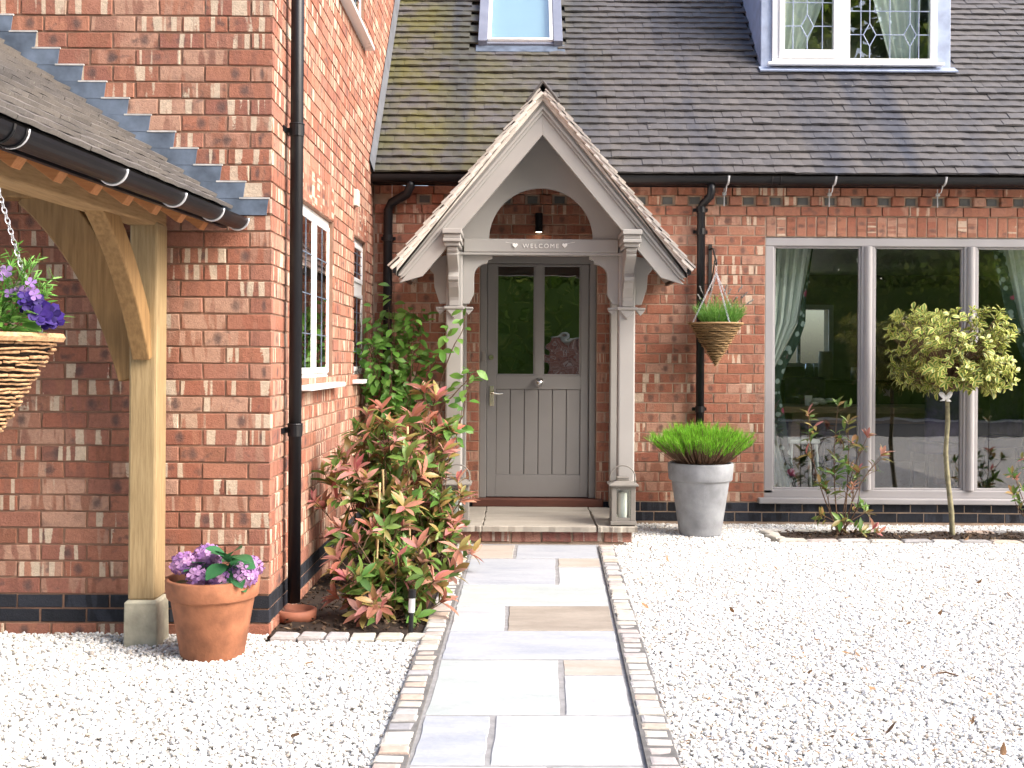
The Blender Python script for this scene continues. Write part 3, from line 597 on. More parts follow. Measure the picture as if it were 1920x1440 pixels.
for i in range(int(rl / ga)):
    s = i * ga; x = XS + .01 + (.0825 if i % 2 else 0) - .1; wav = U(0, 6)
    while x < 7.4:
        xc = x; x += .1655; wdt = .163
        if xc < XS + .09:
            if xc + .08 < XS + .05: continue
            wdt = xc + .08 - XS - .012; xc = XS + .012 + wdt / 2
        if VX0 - .02 < xc < VX1 + .02 and sV - .12 < s < sV + VL: continue
        if DX0 - .0 < xc < DX1 + .02 and s > sD - .03: continue
        p = rp + Vector((xc, 0, 0)) + up * (s + U(-.003, .003)) + nrm * (.022 + .004 * math.sin(xc * 3.1 + wav) + U(-.002, .003))
        it.append((TRS(p, (sl - R(9.5) + U(-.006, .006), U(-.012, .012), U(-.012, .012)), (wdt / .163, 1, 1)), random.randrange(8), weight(p)))
random.shuffle(it); scatter(house, 'tile', 'tiling', it, TP, 300)
# lead soaker against the side wall
b = MB(); vs = [rp + Vector((XS + x, 0, 0)) + up * s + nrm * h for s in (-.02, rl) for x, h in ((.004, .03), (.03, .035), (.006, .16))]
b.add(vs, [(0, 1, 4, 3), (1, 2, 5, 4), (2, 0, 3, 5)]); b.build('flashing', plain('dull_lead', (.12, .125, .14), .7, .2, 9), house)
# gutter
def gutter(parent, p0, p1, r, m, clips=(), name='gutter', axis_up=Vector((0, 0, 1))):
    p0, p1 = Vector(p0), Vector(p1); d = (p1 - p0).normalized(); sx = d.cross(axis_up).normalized(); vs = []; nn = 12
    for p in (p0, p1):
        for rr in (r, r - .004):
            for k in range(nn + 1):
                a = math.pi * (1 + k / nn) ; vs.append(p + sx * rr * math.cos(a) + axis_up * rr * math.sin(a))
    N = nn + 1; f = []
    for k in range(nn): f += [(k, k + 1, 2 * N + k + 1, 2 * N + k), (N + k, 3 * N + k, 3 * N + k + 1, N + k + 1), (k, N + k, N + k + 1, k + 1), (2 * N + k, 2 * N + k + 1, 3 * N + k + 1, 3 * N + k)]
    f += [(0, 2 * N, 3 * N, N), (nn, N + nn, 3 * N + nn, 2 * N + nn)]
    b = MB(); b.add(vs, f)
    for e, s_ in ((p0, 1), (p1, -1)):
        n0 = len(b.v); b.add([e + sx * r * .99 * math.cos(math.pi * (1 + k / nn)) + axis_up * r * .99 * math.sin(math.pi * (1 + k / nn)) for k in range(N)], [tuple(range(N))])
    for t_ in clips:
        c = p0.lerp(p1, t_)
        for w_ in (-.035, .035): b.tube([c + d * w_ + sx * (r + .002) * math.cos(math.pi * (1 + k / 10)) + axis_up * (r + .002) * math.sin(math.pi * (1 + k / 10)) for k in range(11)], .006, 6)
    return b.build(name, m, parent, smooth=False)
gz = P(1500, 333, 9.06).z
gut = gutter(house, (XS + .01, 9.065, gz), (7.5, 9.065, gz), .058, M_['black'], [(P(1452, 345, 9.06).x - XS) / 8.7])
for u_ in (1367, 1568, 1775):
    x = P(u_, 345, 9.0).x; b = MB()
    b.tube([(x, 9.065 + .06 * math.cos(math.pi * (1 + k / 10)), gz + .004 + .063 * math.sin(math.pi * (1 + k / 10))) for k in range(11)], .009, 6)
    b.tube([(x - .006, 9.065, gz - .06), (x - .006, 9.10, gz - .11), (x - .006, YM - .02, gz - .12)], .005, 6); b.tube([(x - .006, 9.18, gz - .07), (x - .006, 9.18, gz - .22)], .005, 6); b.box(x - .02, x + .01, 9.165, 9.195, gz - .13, gz - .105)
    b.build('gutter_bracket', M_['galv'], house)
def downpipe(parent, pts, r, clips, spans=()):
    b = MB(); b.tube(pts, r, 14); o = b.build('downpipe', M_['black'], parent, smooth=True)
    for x, y, z in clips:
        q = MB(); q.tube([(x, y, z - .025), (x, y, z + .025)], r + .005, 14); q.box(x - .06, x + .06, y + r - .004, y + r + .012, z - .014, z + .014); q.build('pipe_clip', M_['black'], o)
    return o
xp = P(1314, 500, 9.18).x; xo = P(1333, 360, 9.09).x
downpipe(house, [(xo, 9.075, gz - .04), (xo, 9.075, gz - .11), (xo - .004, 9.085, gz - .15), (xp + .015, 9.16, gz - .20), (xp, 9.18, gz - .235), (xp, 9.18, .05)], .034, [(xp, 9.18, 2.43), (xp, 9.18, .96), (xp, 9.18, gz - .25)])
xq = P(727, 500, 9.18).x; xo2 = P(765, 360, 9.09).x
downpipe(house, [(xo2 + .02, 9.075, gz - .03), (xo2 + .02, 9.075, gz - .09), (xo2 - .01, 9.09, gz - .15), (xq + .03, 9.17, gz - .21), (xq, 9.18, gz - .27), (xq, 9.18, .03)], .038, [(xq, 9.18, 2.36), (xq, 9.18, 1.2)])
b = MB(); b.tube([(xq + .03, 9.20, gz - .05), (xq + .03, 9.20, gz - .24)], .004, 6); b.build('gutter_bracket', M_['galv'], house)
# --- velux roof window
rw = MB(); RM = Matrix.Translation(rp + up * sV + nrm * .0) @ Euler((sl, 0, 0)).to_matrix().to_4x4()
for x0, x1 in ((VX0, VX0 + .085), (VX1 - .085, VX1)): rw.box(x0, x1, -.01, VL, .0, .085, RM)
rw.box(VX0 + .085, VX1 - .085, VL - .08, VL, 0, .085, RM); rw.box(VX0 + .085, VX1 - .085, -.005, .03, 0, .05, RM)
rwo = rw.build('roof_window', plain('grey_aluminium', (.20, .215, .27), .4, .1, 6, metal=.2), house, bevel=.004)
b = MB(); b.box(VX0 + .087, VX0 + .12, .03, VL - .082, .02, .075, RM); b.box(VX1 - .12, VX1 - .087, .03, VL - .082, .02, .075, RM); b.box(VX0 + .12, VX1 - .12, .032, .06, .02, .075, RM); b.build('sash', M_['white'], rwo, bevel=.003)
b = MB(); b.box(VX0 + .12, VX1 - .12, .06, VL - .08, .045, .05, RM); b.build('pane', M_['glass'], rwo)
b = MB(); b.box(VX0 + .12, VX1 - .12, .06, VL - .08, .01, .015, RM); b.build('pane_backing', plain('sky_reflection_blue', (.42, .60, .72), .7, .03, 3, bump=0), rwo)  # sheet coloured blue to imitate the sky reflected in the roof glass
b = MB(); b.box(VX0 - .02, VX1 + .02, -.11, .0, .018, .03, RM); b.build('apron', M_['lead'], rwo)
# --- dormer
dz0 = EZ + (YD - EY) * math.tan(sl); dy = YD - .03; dzt = dz0 + 1.35; dl = P(1447, 110, dy).x; dr = P(1755, 110, dy).x
dm = thing  # (dormer is a part of the house)
b = MB()
for x0, x1 in ((DX0, dl), (dr, DX1)): b.box(x0, x1, dy, dy + .05, dz0 - .02, dzt)
b.box(dl, dr, dy, dy + .05, dz0 - .02, dz0 + .02)
dorm = b.build('dormer', M_['lead_l'], house, bevel=.006)
for x0, x1 in ((DX0, DX0 + .03), (DX1 - .03, DX1)):
    b = MB(); yb = EY + (dzt - EZ) / math.tan(sl); b.prism([(dy + .051, dz0 - .06), (dy + .051, dzt), (yb, dzt)], lambda a, c: (x0, a, c), lambda a, c: (x1, a, c)); b.build('cheek', M_['lead_l'], dorm)
b = MB(); b.box(DX0 - .06, DX1 + .06, dy - .12, dy + 1.3, dzt, dzt + .12); b.build('dormer_roof', M_['lead_l'], dorm, bevel=.006)
b = MB(); b.add([(DX0 - .02, dy - .008, dz0 + .02), (DX1 + .03, dy - .008, dz0 + .02), (DX1 + .04, dy - .09, dz0 - .035), (DX0 - .02, dy - .09, dz0 - .035)], [(0, 1, 2, 3)]); ap = b.build('apron', M_['lead_l'], dorm); so_ = ap.modifiers.new('s', 'SOLIDIFY'); so_.thickness = .012
wz0 = dz0 + .035; wf = MB(); fw = .06; wy = dy + .005
wf.box(dl, dr, wy - .03, wy + .04, wz0, wz0 + fw); wf.box(dl, dr, wy - .03, wy + .04, dzt - .06, dzt); wf.box(dl, dl + fw, wy - .03, wy + .04, wz0 + fw, dzt - .06); wf.box(dr - fw, dr, wy - .03, wy + .04, wz0 + fw, dzt - .06)
dwin = wf.build('dormer_window', M_['white'], house, bevel=.004)
xm = P(1580, 60, dy).x; MB().box(xm - .06, xm + .06, wy - .035, wy + .04, wz0 + fw, dzt - .06).build('mullion', M_['white'], dwin, bevel=.004)
q = MB(); cas = (dl + fw, xm - .06); q.box(cas[0], cas[1], wy - .045, wy + .03, wz0 + fw, wz0 + fw + .075); q.box(cas[0], cas[0] + .05, wy - .045, wy + .03, wz0 + fw + .075, dzt - .06); q.box(cas[1] - .03, cas[1], wy - .045, wy + .03, wz0 + fw + .075, dzt - .06); q.build('casement', M_['white'], dwin, bevel=.004)
MB().box(dl - .05, dr + .05, wy - .09, wy - .028, wz0 - .014, wz0 + .012).build('sill', M_['white'], dwin, bevel=.004)
for x0, x1, z0 in ((cas[0] + .05, cas[1] - .03, wz0 + fw + .075), (xm + .06, dr - fw, wz0 + fw)):
    MB().box(x0, x1, wy - .012, wy - .008, z0, dzt - .06).build('pane', M_['glass'], dwin)
    l = MB(); W_ = x1 - x0; nc = 2; r_ = .0045
    cols = [x0 + W_ * (k + .5) / 2 for k in range(2)] if W_ > .5 else [x0 + W_ * .47]
    def came(a, c): l.tube([(a[0], wy - .014, a[1]), (c[0], wy - .014, c[1])], r_, 6)
    zz = z0 + .22; hw, hh_ = .058, .105
    while zz < dzt - .2:
        prev = x0
        for cx_ in cols:
            came((prev, zz), (cx_ - hw, zz)); prev = cx_ + hw
            for sx, sz in ((-1, 1), (1, 1), (1, -1), (-1, -1)): came((cx_ + sx * hw, zz), (cx_, zz + sz * hh_))
        came((prev, zz), (x1, zz)); zz += .44
    for z1_ in (z0 + .435, z0 + .875): came((x0, z1_), (x1, z1_))
    for cx_ in cols:
        came((cx_, z0), (cx_, z0 + .22 - hh_)); came((cx_, z0 + .22 + hh_), (cx_, z0 + .66 - hh_))
    k = 0
    for cx_ in [x0 + W_ * f_ for f_ in ((.25 - .11, .5, .86) if W_ > .5 else (.18, .78))]: came((cx_, z0), (cx_, dzt - .06))
    l.build('lead_came', M_['lead_l'], dwin)
MB().box(dl, dr, dy + .9, dy + .95, dz0 - .2, dzt).build('back_wall', M_['dark'], dorm)
# --- big dining window
wf = MB(); y0, y1 = YM + .012, YM + .085; fw = .075
wf.box(WX0, WX1, y0, y1, WZ1 - fw, WZ1 - .002); wf.box(WX0, WX0 + fw, y0, y1, WZ0 + .07, WZ1 - fw); wf.box(WX1 - fw, WX1, y0, y1, WZ0 + .07, WZ1 - fw); wf.box(WX0, WX1, y0, y1, WZ0 + .035, WZ0 + .105)
win = wf.build('dining_window', M_['taupe_w'], house, bevel=.008)
xs_ = [WX0 + fw] + [P(u_, 700, YM).x for u_ in (1628, 1821)] + [WX1 - fw]
for xm_ in xs_[1:3]:
    b = MB(); b.box(xm_ - .055, xm_ + .055, y0 + .005, y1, WZ0 + .105, WZ1 - fw); b.tube([(xm_, y0 + .008, WZ0 + .105), (xm_, y0 + .008, WZ1 - fw)], .034, 16); b.build('mullion', M_['taupe_w'], win, bevel=.004)
for i in range(3):
    a = xs_[i] + (.055 if i else 0); c = xs_[i + 1] - (.055 if i < 2 else 0); bd = MB(); q = .016
    bd.box(a, c, y0 + .02, y1 - .01, WZ1 - fw - q, WZ1 - fw); bd.box(a, c, y0 + .02, y1 - .01, WZ0 + .105, WZ0 + .105 + q); bd.box(a, a + q, y0 + .02, y1 - .01, WZ0 + .105 + q, WZ1 - fw - q); bd.box(c - q, c, y0 + .02, y1 - .01, WZ0 + .105 + q, WZ1 - fw - q); bd.build('glazing_bead', M_['taupe_w'], win, bevel=.004)
    MB().box(a + q, c - q, y0 + .045, y0 + .05, WZ0 + .105 + q, WZ1 - fw - q).build('pane', M_['glass'], win)
MB().box(WX0 - .055, WX1 + .055, YM - .06, YM + .085, WZ0 - .006, WZ0 + .04).build('sill', M_['taupe_w'], win, bevel=.008)
# --- dining room
RX0, RX1, RY0, RY1 = 1.25, 6.6, YM + .275, YM + 5.2
RWX0, RWX1, RWZ0, RWZ1 = P(1487, 600, RY1).x - .45, P(1553, 600, RY1).x, 1.35, 2.05
b = MB(); b.add([(RX0, RY0, .12), (RX1, RY0, .12), (RX1, RY1, .12), (RX0, RY1, .12)], [(0, 1, 2, 3)]); b.build('room_floor', M_['carpet'], house)
b = MB(); b.add([(RX0, RY0, 2.5), (RX0, RY1, 2.5), (RX1, RY1, 2.5), (RX1, RY0, 2.5)], [(0, 1, 2, 3)]); b.build('room_ceiling', M_['cream'], house)
b = MB(); b.add([(RX0, RY0, .1), (RX0, RY1, .1), (RX0, RY1, 2.5), (RX0, RY0, 2.5)], [(0, 1, 2, 3)]); b.add([(RX1, RY0, .1), (RX1, RY1, .1), (RX1, RY1, 2.5), (RX1, RY0, 2.5)], [(0, 1, 2, 3)]); b.build('room_side_wall', M_['room'], house)
wall_core('room_back_wall', M_['room'], house, lambda a, d, z: (a, RY1 + d, z), RX0, RX1, .1, 2.5, 0, .2, [(RWX0, RWX1, RWZ0, RWZ1)])
b = MB(); b.box(RWX0 - .06, RWX0, RY1 - .03, RY1 + .02, RWZ0 - .06, RWZ1 + .06); b.box(RWX1, RWX1 + .06, RY1 - .03, RY1 + .02, RWZ0 - .06, RWZ1 + .06); b.box(RWX0, RWX1, RY1 - .03, RY1 + .02, RWZ1, RWZ1 + .06); b.box(RWX0, RWX1, RY1 - .08, RY1 + .02, RWZ0 - .05, RWZ0); b.box((RWX0 + RWX1) / 2 + .05, (RWX0 + RWX1) / 2 + .09, RY1 - .02, RY1 + .02, RWZ0, RWZ1); b.build('rear_window', M_['white'], house)
# hall behind the door
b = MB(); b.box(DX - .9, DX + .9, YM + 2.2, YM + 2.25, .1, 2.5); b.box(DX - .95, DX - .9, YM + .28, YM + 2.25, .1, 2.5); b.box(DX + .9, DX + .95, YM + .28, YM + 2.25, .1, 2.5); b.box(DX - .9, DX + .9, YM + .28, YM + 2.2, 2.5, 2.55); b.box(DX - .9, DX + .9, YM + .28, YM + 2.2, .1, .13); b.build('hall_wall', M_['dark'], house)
# --- front door
fd = MB(); fw = .058; fy0, fy1 = YM + .035, YM + .13; x0, x1 = DX - DW, DX + DW
fd.box(x0, x0 + fw, fy0, fy1, DZ0 + .055, DZ1 - fw); fd.box(x1 - fw, x1, fy0, fy1, DZ0 + .055, DZ1 - fw); fd.box(x0, x1, fy0, fy1, DZ1 - fw, DZ1)
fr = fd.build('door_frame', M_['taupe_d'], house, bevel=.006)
MB().box(x0 - .05, x1 + .06, YM - .05, YM + .13, DZ0 - .01, DZ0 + .054).build('door_sill', M_['hardwood'], house, bevel=.006)
a0, a1 = x0 + fw + .003, x1 - fw - .003; d0, d1 = DZ0 + .062, DZ1 - fw - .004; dyf = YM + .055
zp = P(1011, 704, dyf).z; zt_ = P(1011, 497, dyf).z; za = P(1011, 730, dyf).z; zb_ = P(1011, 890, dyf).z
gl = [(P(931, 600, dyf).x, P(1003, 600, dyf).x), (P(1018, 600, dyf).x, P(1089, 600, dyf).x)]
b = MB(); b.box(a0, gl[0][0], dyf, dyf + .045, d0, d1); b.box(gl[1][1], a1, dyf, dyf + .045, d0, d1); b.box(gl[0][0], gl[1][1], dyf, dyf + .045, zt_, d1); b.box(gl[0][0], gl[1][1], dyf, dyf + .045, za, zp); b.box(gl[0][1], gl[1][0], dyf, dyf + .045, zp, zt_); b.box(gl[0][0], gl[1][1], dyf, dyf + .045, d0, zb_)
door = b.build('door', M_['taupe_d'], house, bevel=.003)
nb = 6; bw = (gl[1][1] - gl[0][0]) / nb
for i in range(nb):
    c = gl[0][0] + bw * (i + .5); MB().box(c - bw / 2 + .003, c + bw / 2 - .003, dyf + .008, dyf + .04, zb_ + .001, za - .001).build('plank', M_['taupe_d'], door, bevel=.003)
for g0, g1 in gl:
    b = MB(); q = .012
    b.box(g0, g1, dyf + .004, dyf + .02, zt_ - q, zt_ - .001); b.box(g0, g1, dyf + .004, dyf + .02, zp + .001, zp + q); b.box(g0 + .001, g0 + q, dyf + .004, dyf + .02, zp + q, zt_ - q); b.box(g1 - q, g1 - .001, dyf + .004, dyf + .02, zp + q, zt_ - q); b.build('glazing_bead', M_['taupe_d'], door, bevel=.003)
    MB().box(g0 + q - .002, g1 - q + .002, dyf + .018, dyf + .024, zp + q - .002, zt_ - q + .002).build('pane', M_['glass_d'], door)
k = P(1011, 717, dyf); b = MB(); b.tube([(k.x, dyf + .002, k.z), (k.x, dyf - .02, k.z), (k.x, dyf - .024, k.z), (k.x, dyf - .05, k.z), (k.x, dyf - .06, k.z), (k.x, dyf - .066, k.z)], [.040, .038, .018, .026, .02, .004], 24); b.build('door_knob', M_['chrome'], door, smooth=True)
h = P(922, 742, dyf); b = MB(); b.box(h.x - .018, h.x + .018, dyf - .008, dyf + .001, h.z - .085, h.z + .085); b.tube([(h.x, dyf - .005, h.z + .02), (h.x, dyf - .05, h.z + .02), (h.x + .02, dyf - .055, h.z + .022), (h.x + .06, dyf - .055, h.z + .016), (h.x + .095, dyf - .055, h.z + .022)], [.009, .009, .009, .008, .007], 10); b.build('door_handle', M_['brass'], door, bevel=.003)
h = P(921, 670, dyf); b = MB(); b.tube([(h.x, dyf + .001, h.z), (h.x, dyf - .012, h.z)], [.024, .02], 16); b.build('lock', M_['brass'], door)
h = P(907, 668, fy0); b = MB(); b.box(h.x - .016, h.x + .016, fy0 - .012, fy0 + .001, h.z - .04, h.z + .04); tag(b.build('doorbell', M_['lantern'], bevel=.004), 'small grey doorbell fixed to the front door frame', 'doorbell')
# ================================================================== STEP
ST = .145
step = thing('door_step', 'sandstone slab doorstep on a course of worn red brick under porch', 'step', (DX, 8.6, 0))
b = MB(); b.box(DX - .66, DX + .62, 8.15, 9.2, -.05, ST - .035); b.build('core', M_['mortar2'], step)
q = [P(834, 990, 8.09).x, P(905, 990, 8.09).x, P(1120, 990, 8.09).x, P(1196, 990, 8.09).x]
for i in range(3): slab('step_slab', [(q[i], 8.09, 0), (q[i + 1], 8.09, 0), (q[i + 1] + .03 * (i == 5), 9.18, 0), (q[i], 9.18, 0)], SM['s'], step, zt=ST, th=.042, gap=.004, jag=.006, n=14)
RB = [brick_piece('riser_brick', brickmat('worn_brick', [(.36, .16, .12), (.42, .22, .17), (.30, .12, .10)], (.5, .42, .36), (.2, .12, .1), .6), jit=.005) for _ in range(4)]
it = [(TRS((DX - .55 + k * .225, 8.138 + U(-.004, .004), .062), (0, 0, U(-.02, .02)), (U(.93, 1), 1, 1.05)), k % 4, 1) for k in range(6)]
scatter(step, 'riser_brick', 'x', it, RB)
# ================================================================== PORCH
YB = 8.0; TP_ = math.tan(R(50)); ZA = P(1016, 172, YB).z
porch = thing('porch', 'taupe painted timber porch with steep tiled gable and arched panel over front door', 'porch', (DX, 8.6, 0))
def chev(zt, zb, y0, y1, xe, zc, m, name, parent, sides=(-1, 1), bev=.003):
    out = []
    for s in sides:
        zo = max(zt - xe * TP_, zc); xi = (zb - zc) / TP_
        poly = [(0, zt), (xe, zt - xe * TP_)] + ([(xe, zc)] if zt - xe * TP_ > zc + .002 else []) + ([(xi, zc)] if xi < xe else [(xe, zb - xe * TP_)]) + [(0, zb)]
        b = MB(); b.prism([(DX + s * x, z) for x, z in poly], lambda a, c: (a, y0, c), lambda a, c: (a, y1, c)); out.append(b.build(name, m, parent, bevel=bev))
    return out
ZC = P(1240, 520, YB).z
bb = chev(ZA - .155, ZA - .305, YB + .022, YB + .055, 1.03, ZC, M_['taupe'], 'bargeboard', porch)
for i, (za, zb, yy) in enumerate(((ZA - .062, ZA - .095, YB + .016), (ZA - .095, ZA - .125, YB - .002), (ZA - .125, ZA - .156, YB + .010))):
    for s, o in zip((-1, 1), bb): chev(za, zb, yy, YB + .06, 1.036, ZC, M_['taupe'], 'moulding', o, (s,), .004)
chev(ZA, ZA - .063, YB - .016, YB + .06, 1.046, ZC, M_['limemortar'], 'undercloak', porch)
# roof deck and boarded soffit
for s in (-1, 1):
    b = MB(); b.prism([(DX, ZA - .01), (DX + s * 1.045, ZA - .01 - 1.045 * TP_), (DX + s * 1.045, ZA - .045 - 1.045 * TP_), (DX, ZA - .06)], lambda a, c: (a, YB + .061, c), lambda a, c: (a, YM - .035, c)); b.build('roof_deck', M_['taupe'], porch)
    b = MB(); b.box(DX + s * 1.06 - .012, DX + s * 1.06 + .012, YB - .03, YM - .05, ZA - 1.06 * TP_ - .05, ZA - 1.06 * TP_ + .005); b.build('fascia', M_['black'], porch)
PT = [tile_piece('porch_tile', M_['tile_p'], jit=.004) for _ in range(6)]; it = []; LM = []
cs, sn = math.cos(R(50)), math.sin(R(50)); nrow = 17; g_ = 1.075 / cs / nrow
for s in (-1, 1):
    for i in range(nrow):
        ss = (i + .0) * g_; xh = 1.085 - ss * cs; zc = ZA + .012 - xh * TP_
        yb = YM - .03 if zc < EZ - .05 else EY + (zc - EZ) / math.tan(sl) + .1
        y = YB - .055 + (.08 if i % 2 else 0); first = True
        while y < yb:
            yl = Vector((-s * cs, 0, sn)); zn = Vector((s * sn, 0, cs)); tilt = R(7) + U(-.015, .015)
            yl2 = (yl * math.cos(tilt) - zn * math.sin(tilt)); zn2 = (zn * math.cos(tilt) + yl * math.sin(tilt)); xl = yl2.cross(zn2)
            wd = .163
            if i % 2 and first: wd = .08; y0_ = y - .08 + .04; first = False; yc = YB - .055 + .04
            else: yc = y + .0825; y += .165
            p = Vector((DX + s * xh, yc, zc)) + zn * (.018 + U(-.003, .003))
            Mx = Matrix((xl, yl2, zn2)).transposed().to_4x4() @ Matrix.Diagonal((wd / .163, min(1, (xh - .01) / cs / .16), 1, 1)); Mx.translation = p; it.append((Mx, random.randrange(6), weight(p)))
        p = Vector((DX + s * (xh - .01), YB - .02, zc - .012)); b = MB()
        Mm = Matrix((Vector((0, -s, 0)), yl2, zn2)).transposed().to_4x4(); Mm.translation = p + zn * .012
        b.box(-.028, .028, .0, min(.112, (xh - .012) / cs), -.012, .016 + U(-.003, .005), Mm); b.build('verge_mortar', M_['limemortar'], porch, bevel=.006)
scatter(porch, 'porch_tile', 'porch_tiling', it, PT, 300)
b = MB(); b.prism([(0, .075), (.125, .070 - .125 * TP_), (.108, .058 - .125 * TP_), (0, .05), (-.108, .058 - .125 * TP_), (-.125, .070 - .125 * TP_)], lambda a, c: (DX + a, YB - .06, ZA + c), lambda a, c: (DX + a, 9.62, ZA + c)); b.build('ridge_tile', M_['tile_rg'], porch, bevel=.006)
# tie beam, posts, brackets
zb0, zb1 = P(1013, 473, 8.3).z, P(1013, 448, 8.3).z; HS = .648
b = MB(); b.box(DX - HS + .07, DX + HS - .07, 8.30, 8.40, zb0, zb1); b.build('tie_beam', M_['taupe'], porch, bevel=.006)
b = MB(); b.box(DX - HS, DX + HS, 8.305, 8.395, zb0 - .001 - .02, zb0 - .001); b.build('beam_moulding', M_['taupe'], porch, bevel=.004)
for s in (-1, 1):
    xc = DX + s * HS
    b = MB(); b.box(xc - .0625, xc + .0625, 8.32, 8.445, ST, zb0 + .06); po = b.build('post', M_['taupe'], porch, bevel=.012)
    b = MB(); b.box(xc - .075, xc + .075, 8.29, 8.46, 1.735, 1.757); b.box(xc - .14, xc + .14, 8.345, 8.415, 1.737, 1.754); b.build('collar', M_['taupe'], po, bevel=.005)
    for dx, w_ in ((0, .06), (-.105, .035), (.105, .035)):
        b = MB(); yq = 8.30 if dx == 0 else 8.35; b.xz([(xc + dx - w_, 1.734), (xc + dx + w_, 1.734), (xc + dx, 1.734 - w_ * 1.15)], yq, yq + .03); b.build('pendant', M_['taupe'], po, bevel=.003)
    b = MB(); b.box(xc - .055, xc + .055, 9.13, YM - .002, ST, zb0); b.build('wall_post', M_['taupe'], porch, bevel=.008)
    b = MB(); b.box(xc - .05, xc + .05, 8.446, YM - .002, zb0 + .002, zb1 + .02); b.build('side_rail', M_['taupe'], porch, bevel=.006)
    # corbel block carrying the barge
    b = MB()
    for z0, z1, w_, yf in ((2.262, 2.30, .070, 7.955), (2.232, 2.262, .062, 7.972), (2.205, 2.232, .066, 7.962), (2.175, 2.205, .056, 7.985)): b.box(xc - w_, xc + w_, yf, 8.32, z0, z1 - .0015)
    b.build('corbel', M_['taupe'], porch, bevel=.005)
    prof = [(8.32, 2.172), (8.01, 2.172), (8.01, 2.145), (8.035, 2.13)] + [(8.02 + .17 * (1 - math.cos(a)) * .5, 2.13 - .13 * a / math.pi) for a in np.linspace(.3, math.pi, 8)] + [(8.185, 1.995), (8.165, 1.97), (8.17, 1.945), (8.205, 1.935)] + [(8.21 + .09 * (1 - math.cos(a)) * .5, 1.93 - .13 * a / math.pi) for a in np.linspace(.3, math.pi, 6)] + [(8.30, 1.76), (8.32, 1.76)]
    b = MB(); b.prism(prof, lambda a, c: (xc - .037, a, c), lambda a, c: (xc + .037, a, c)); b.build('console', M_['taupe'], porch, bevel=.003)
    ip = [(0, 0), (.22, 0), (.22, -.022), (.187, -.034), (.183, -.06)] + [(.183 - .1 * math.sin(a), -.06 - .095 * (1 - math.cos(a))) for a in np.linspace(.2, 1.5708, 6)] + [(.083, -.29), (.045, -.365), (0, -.365)]
    b = MB(); b.xz([(xc - s * (.0625 + p), zb0 - .021 + q) for p, q in ip], 8.352, 8.408); b.build('bracket', M_['taupe'], porch, bevel=.003)
    op = [(0, 0), (.10, -.02), (.135, -.09), (.115, -.12), (.095, -.14), (.09, -.24), (.05, -.365), (0, -.365)]
    b = MB(); b.xz([(xc + s * (.0625 + p), zb0 - .021 + q) for p, q in op], 8.352, 8.408); b.build('bracket', M_['taupe'], porch, bevel=.003)
zi = ZA - .2; xo_ = (zi - zb1) / TP_
b = MB(); b.xz([(DX - xo_, zb1), (DX, zi), (DX + xo_, zb1)] + [(DX + .39 * math.cos(a), zb1 + .385 * math.sin(a)) for a in np.linspace(0, math.pi, 33)], 8.33, 8.36); b.build('gable_panel', M_['taupe'], porch)
# WELCOME garland
sg = thing('welcome_sign', 'white WELCOME letters with two hearts strung along porch beam', 'sign', P(1013, 462, 8.292))
cu = bpy.data.curves.new('welcome', 'FONT'); cu.body = 'WELCOME'; cu.size = .046; cu.extrude = .002; cu.align_x = 'CENTER'; cu.space_character = 1.35
to = bpy.data.objects.new('tmp', cu); COL.objects.link(to); dg = bpy.context.evaluated_depsgraph_get(); me = bpy.data.meshes.new_from_object(to.evaluated_get(dg)); bpy.data.objects.remove(to)
me.materials.clear(); me.materials.append(M_['welcome']); me.name = 'lettering'
p = P(1014, 465, 8.296); lo_ = place('lettering', me, sg, p); lo_.rotation_euler = (R(90), 0, 0)
for u_ in (966, 1059):
    c = P(u_, 460, 8.294); hp = [(16 * math.sin(a) ** 3 * .00125, (13 * math.cos(a) - 5 * math.cos(2 * a) - 2 * math.cos(3 * a) - math.cos(4 * a)) * .00125) for a in np.linspace(0, 6.2832, 25)[:-1]]
    b = MB(); b.xz([(c.x + x, c.z + z) for x, z in hp], 8.290, 8.297); b.build('heart', M_['welcome'], sg)
b = MB(); c0, c1 = P(948, 454, 8.297), P(1078, 454, 8.297); b.tube([c0, c0.lerp(c1, .08) + Vector((0, 0, -.008)), c0.lerp(c1, .14) + Vector((0, 0, -.010))], .0016, 5); b.tube([c1, c1.lerp(c0, .08) + Vector((0, 0, -.008)), c1.lerp(c0, .14) + Vector((0, 0, -.010))], .0016, 5); b.build('string', M_['welcome'], sg)
# wall spotlight
c = P(1010.5, 418, 9.17); wl = thing('wall_light', 'small black cylinder downlight on brick wall above the front door', 'wall light', (c.x, 9.2, c.z))
b = MB(); b.tube([(c.x, 9.17, c.z - .075), (c.x, 9.17, c.z + .08)], .031, 20); b.box(c.x - .02, c.x + .02, 9.19, YM + .002, c.z - .02, c.z + .02); b.build('body', M_['black'], wl)
b = MB(); b.tube([(c.x, 9.17, c.z - .077), (c.x, 9.17, c.z - .0755)], .024, 16); b.build('lens', emit('lamp_glow', (1, .85, .6), 6), wl)
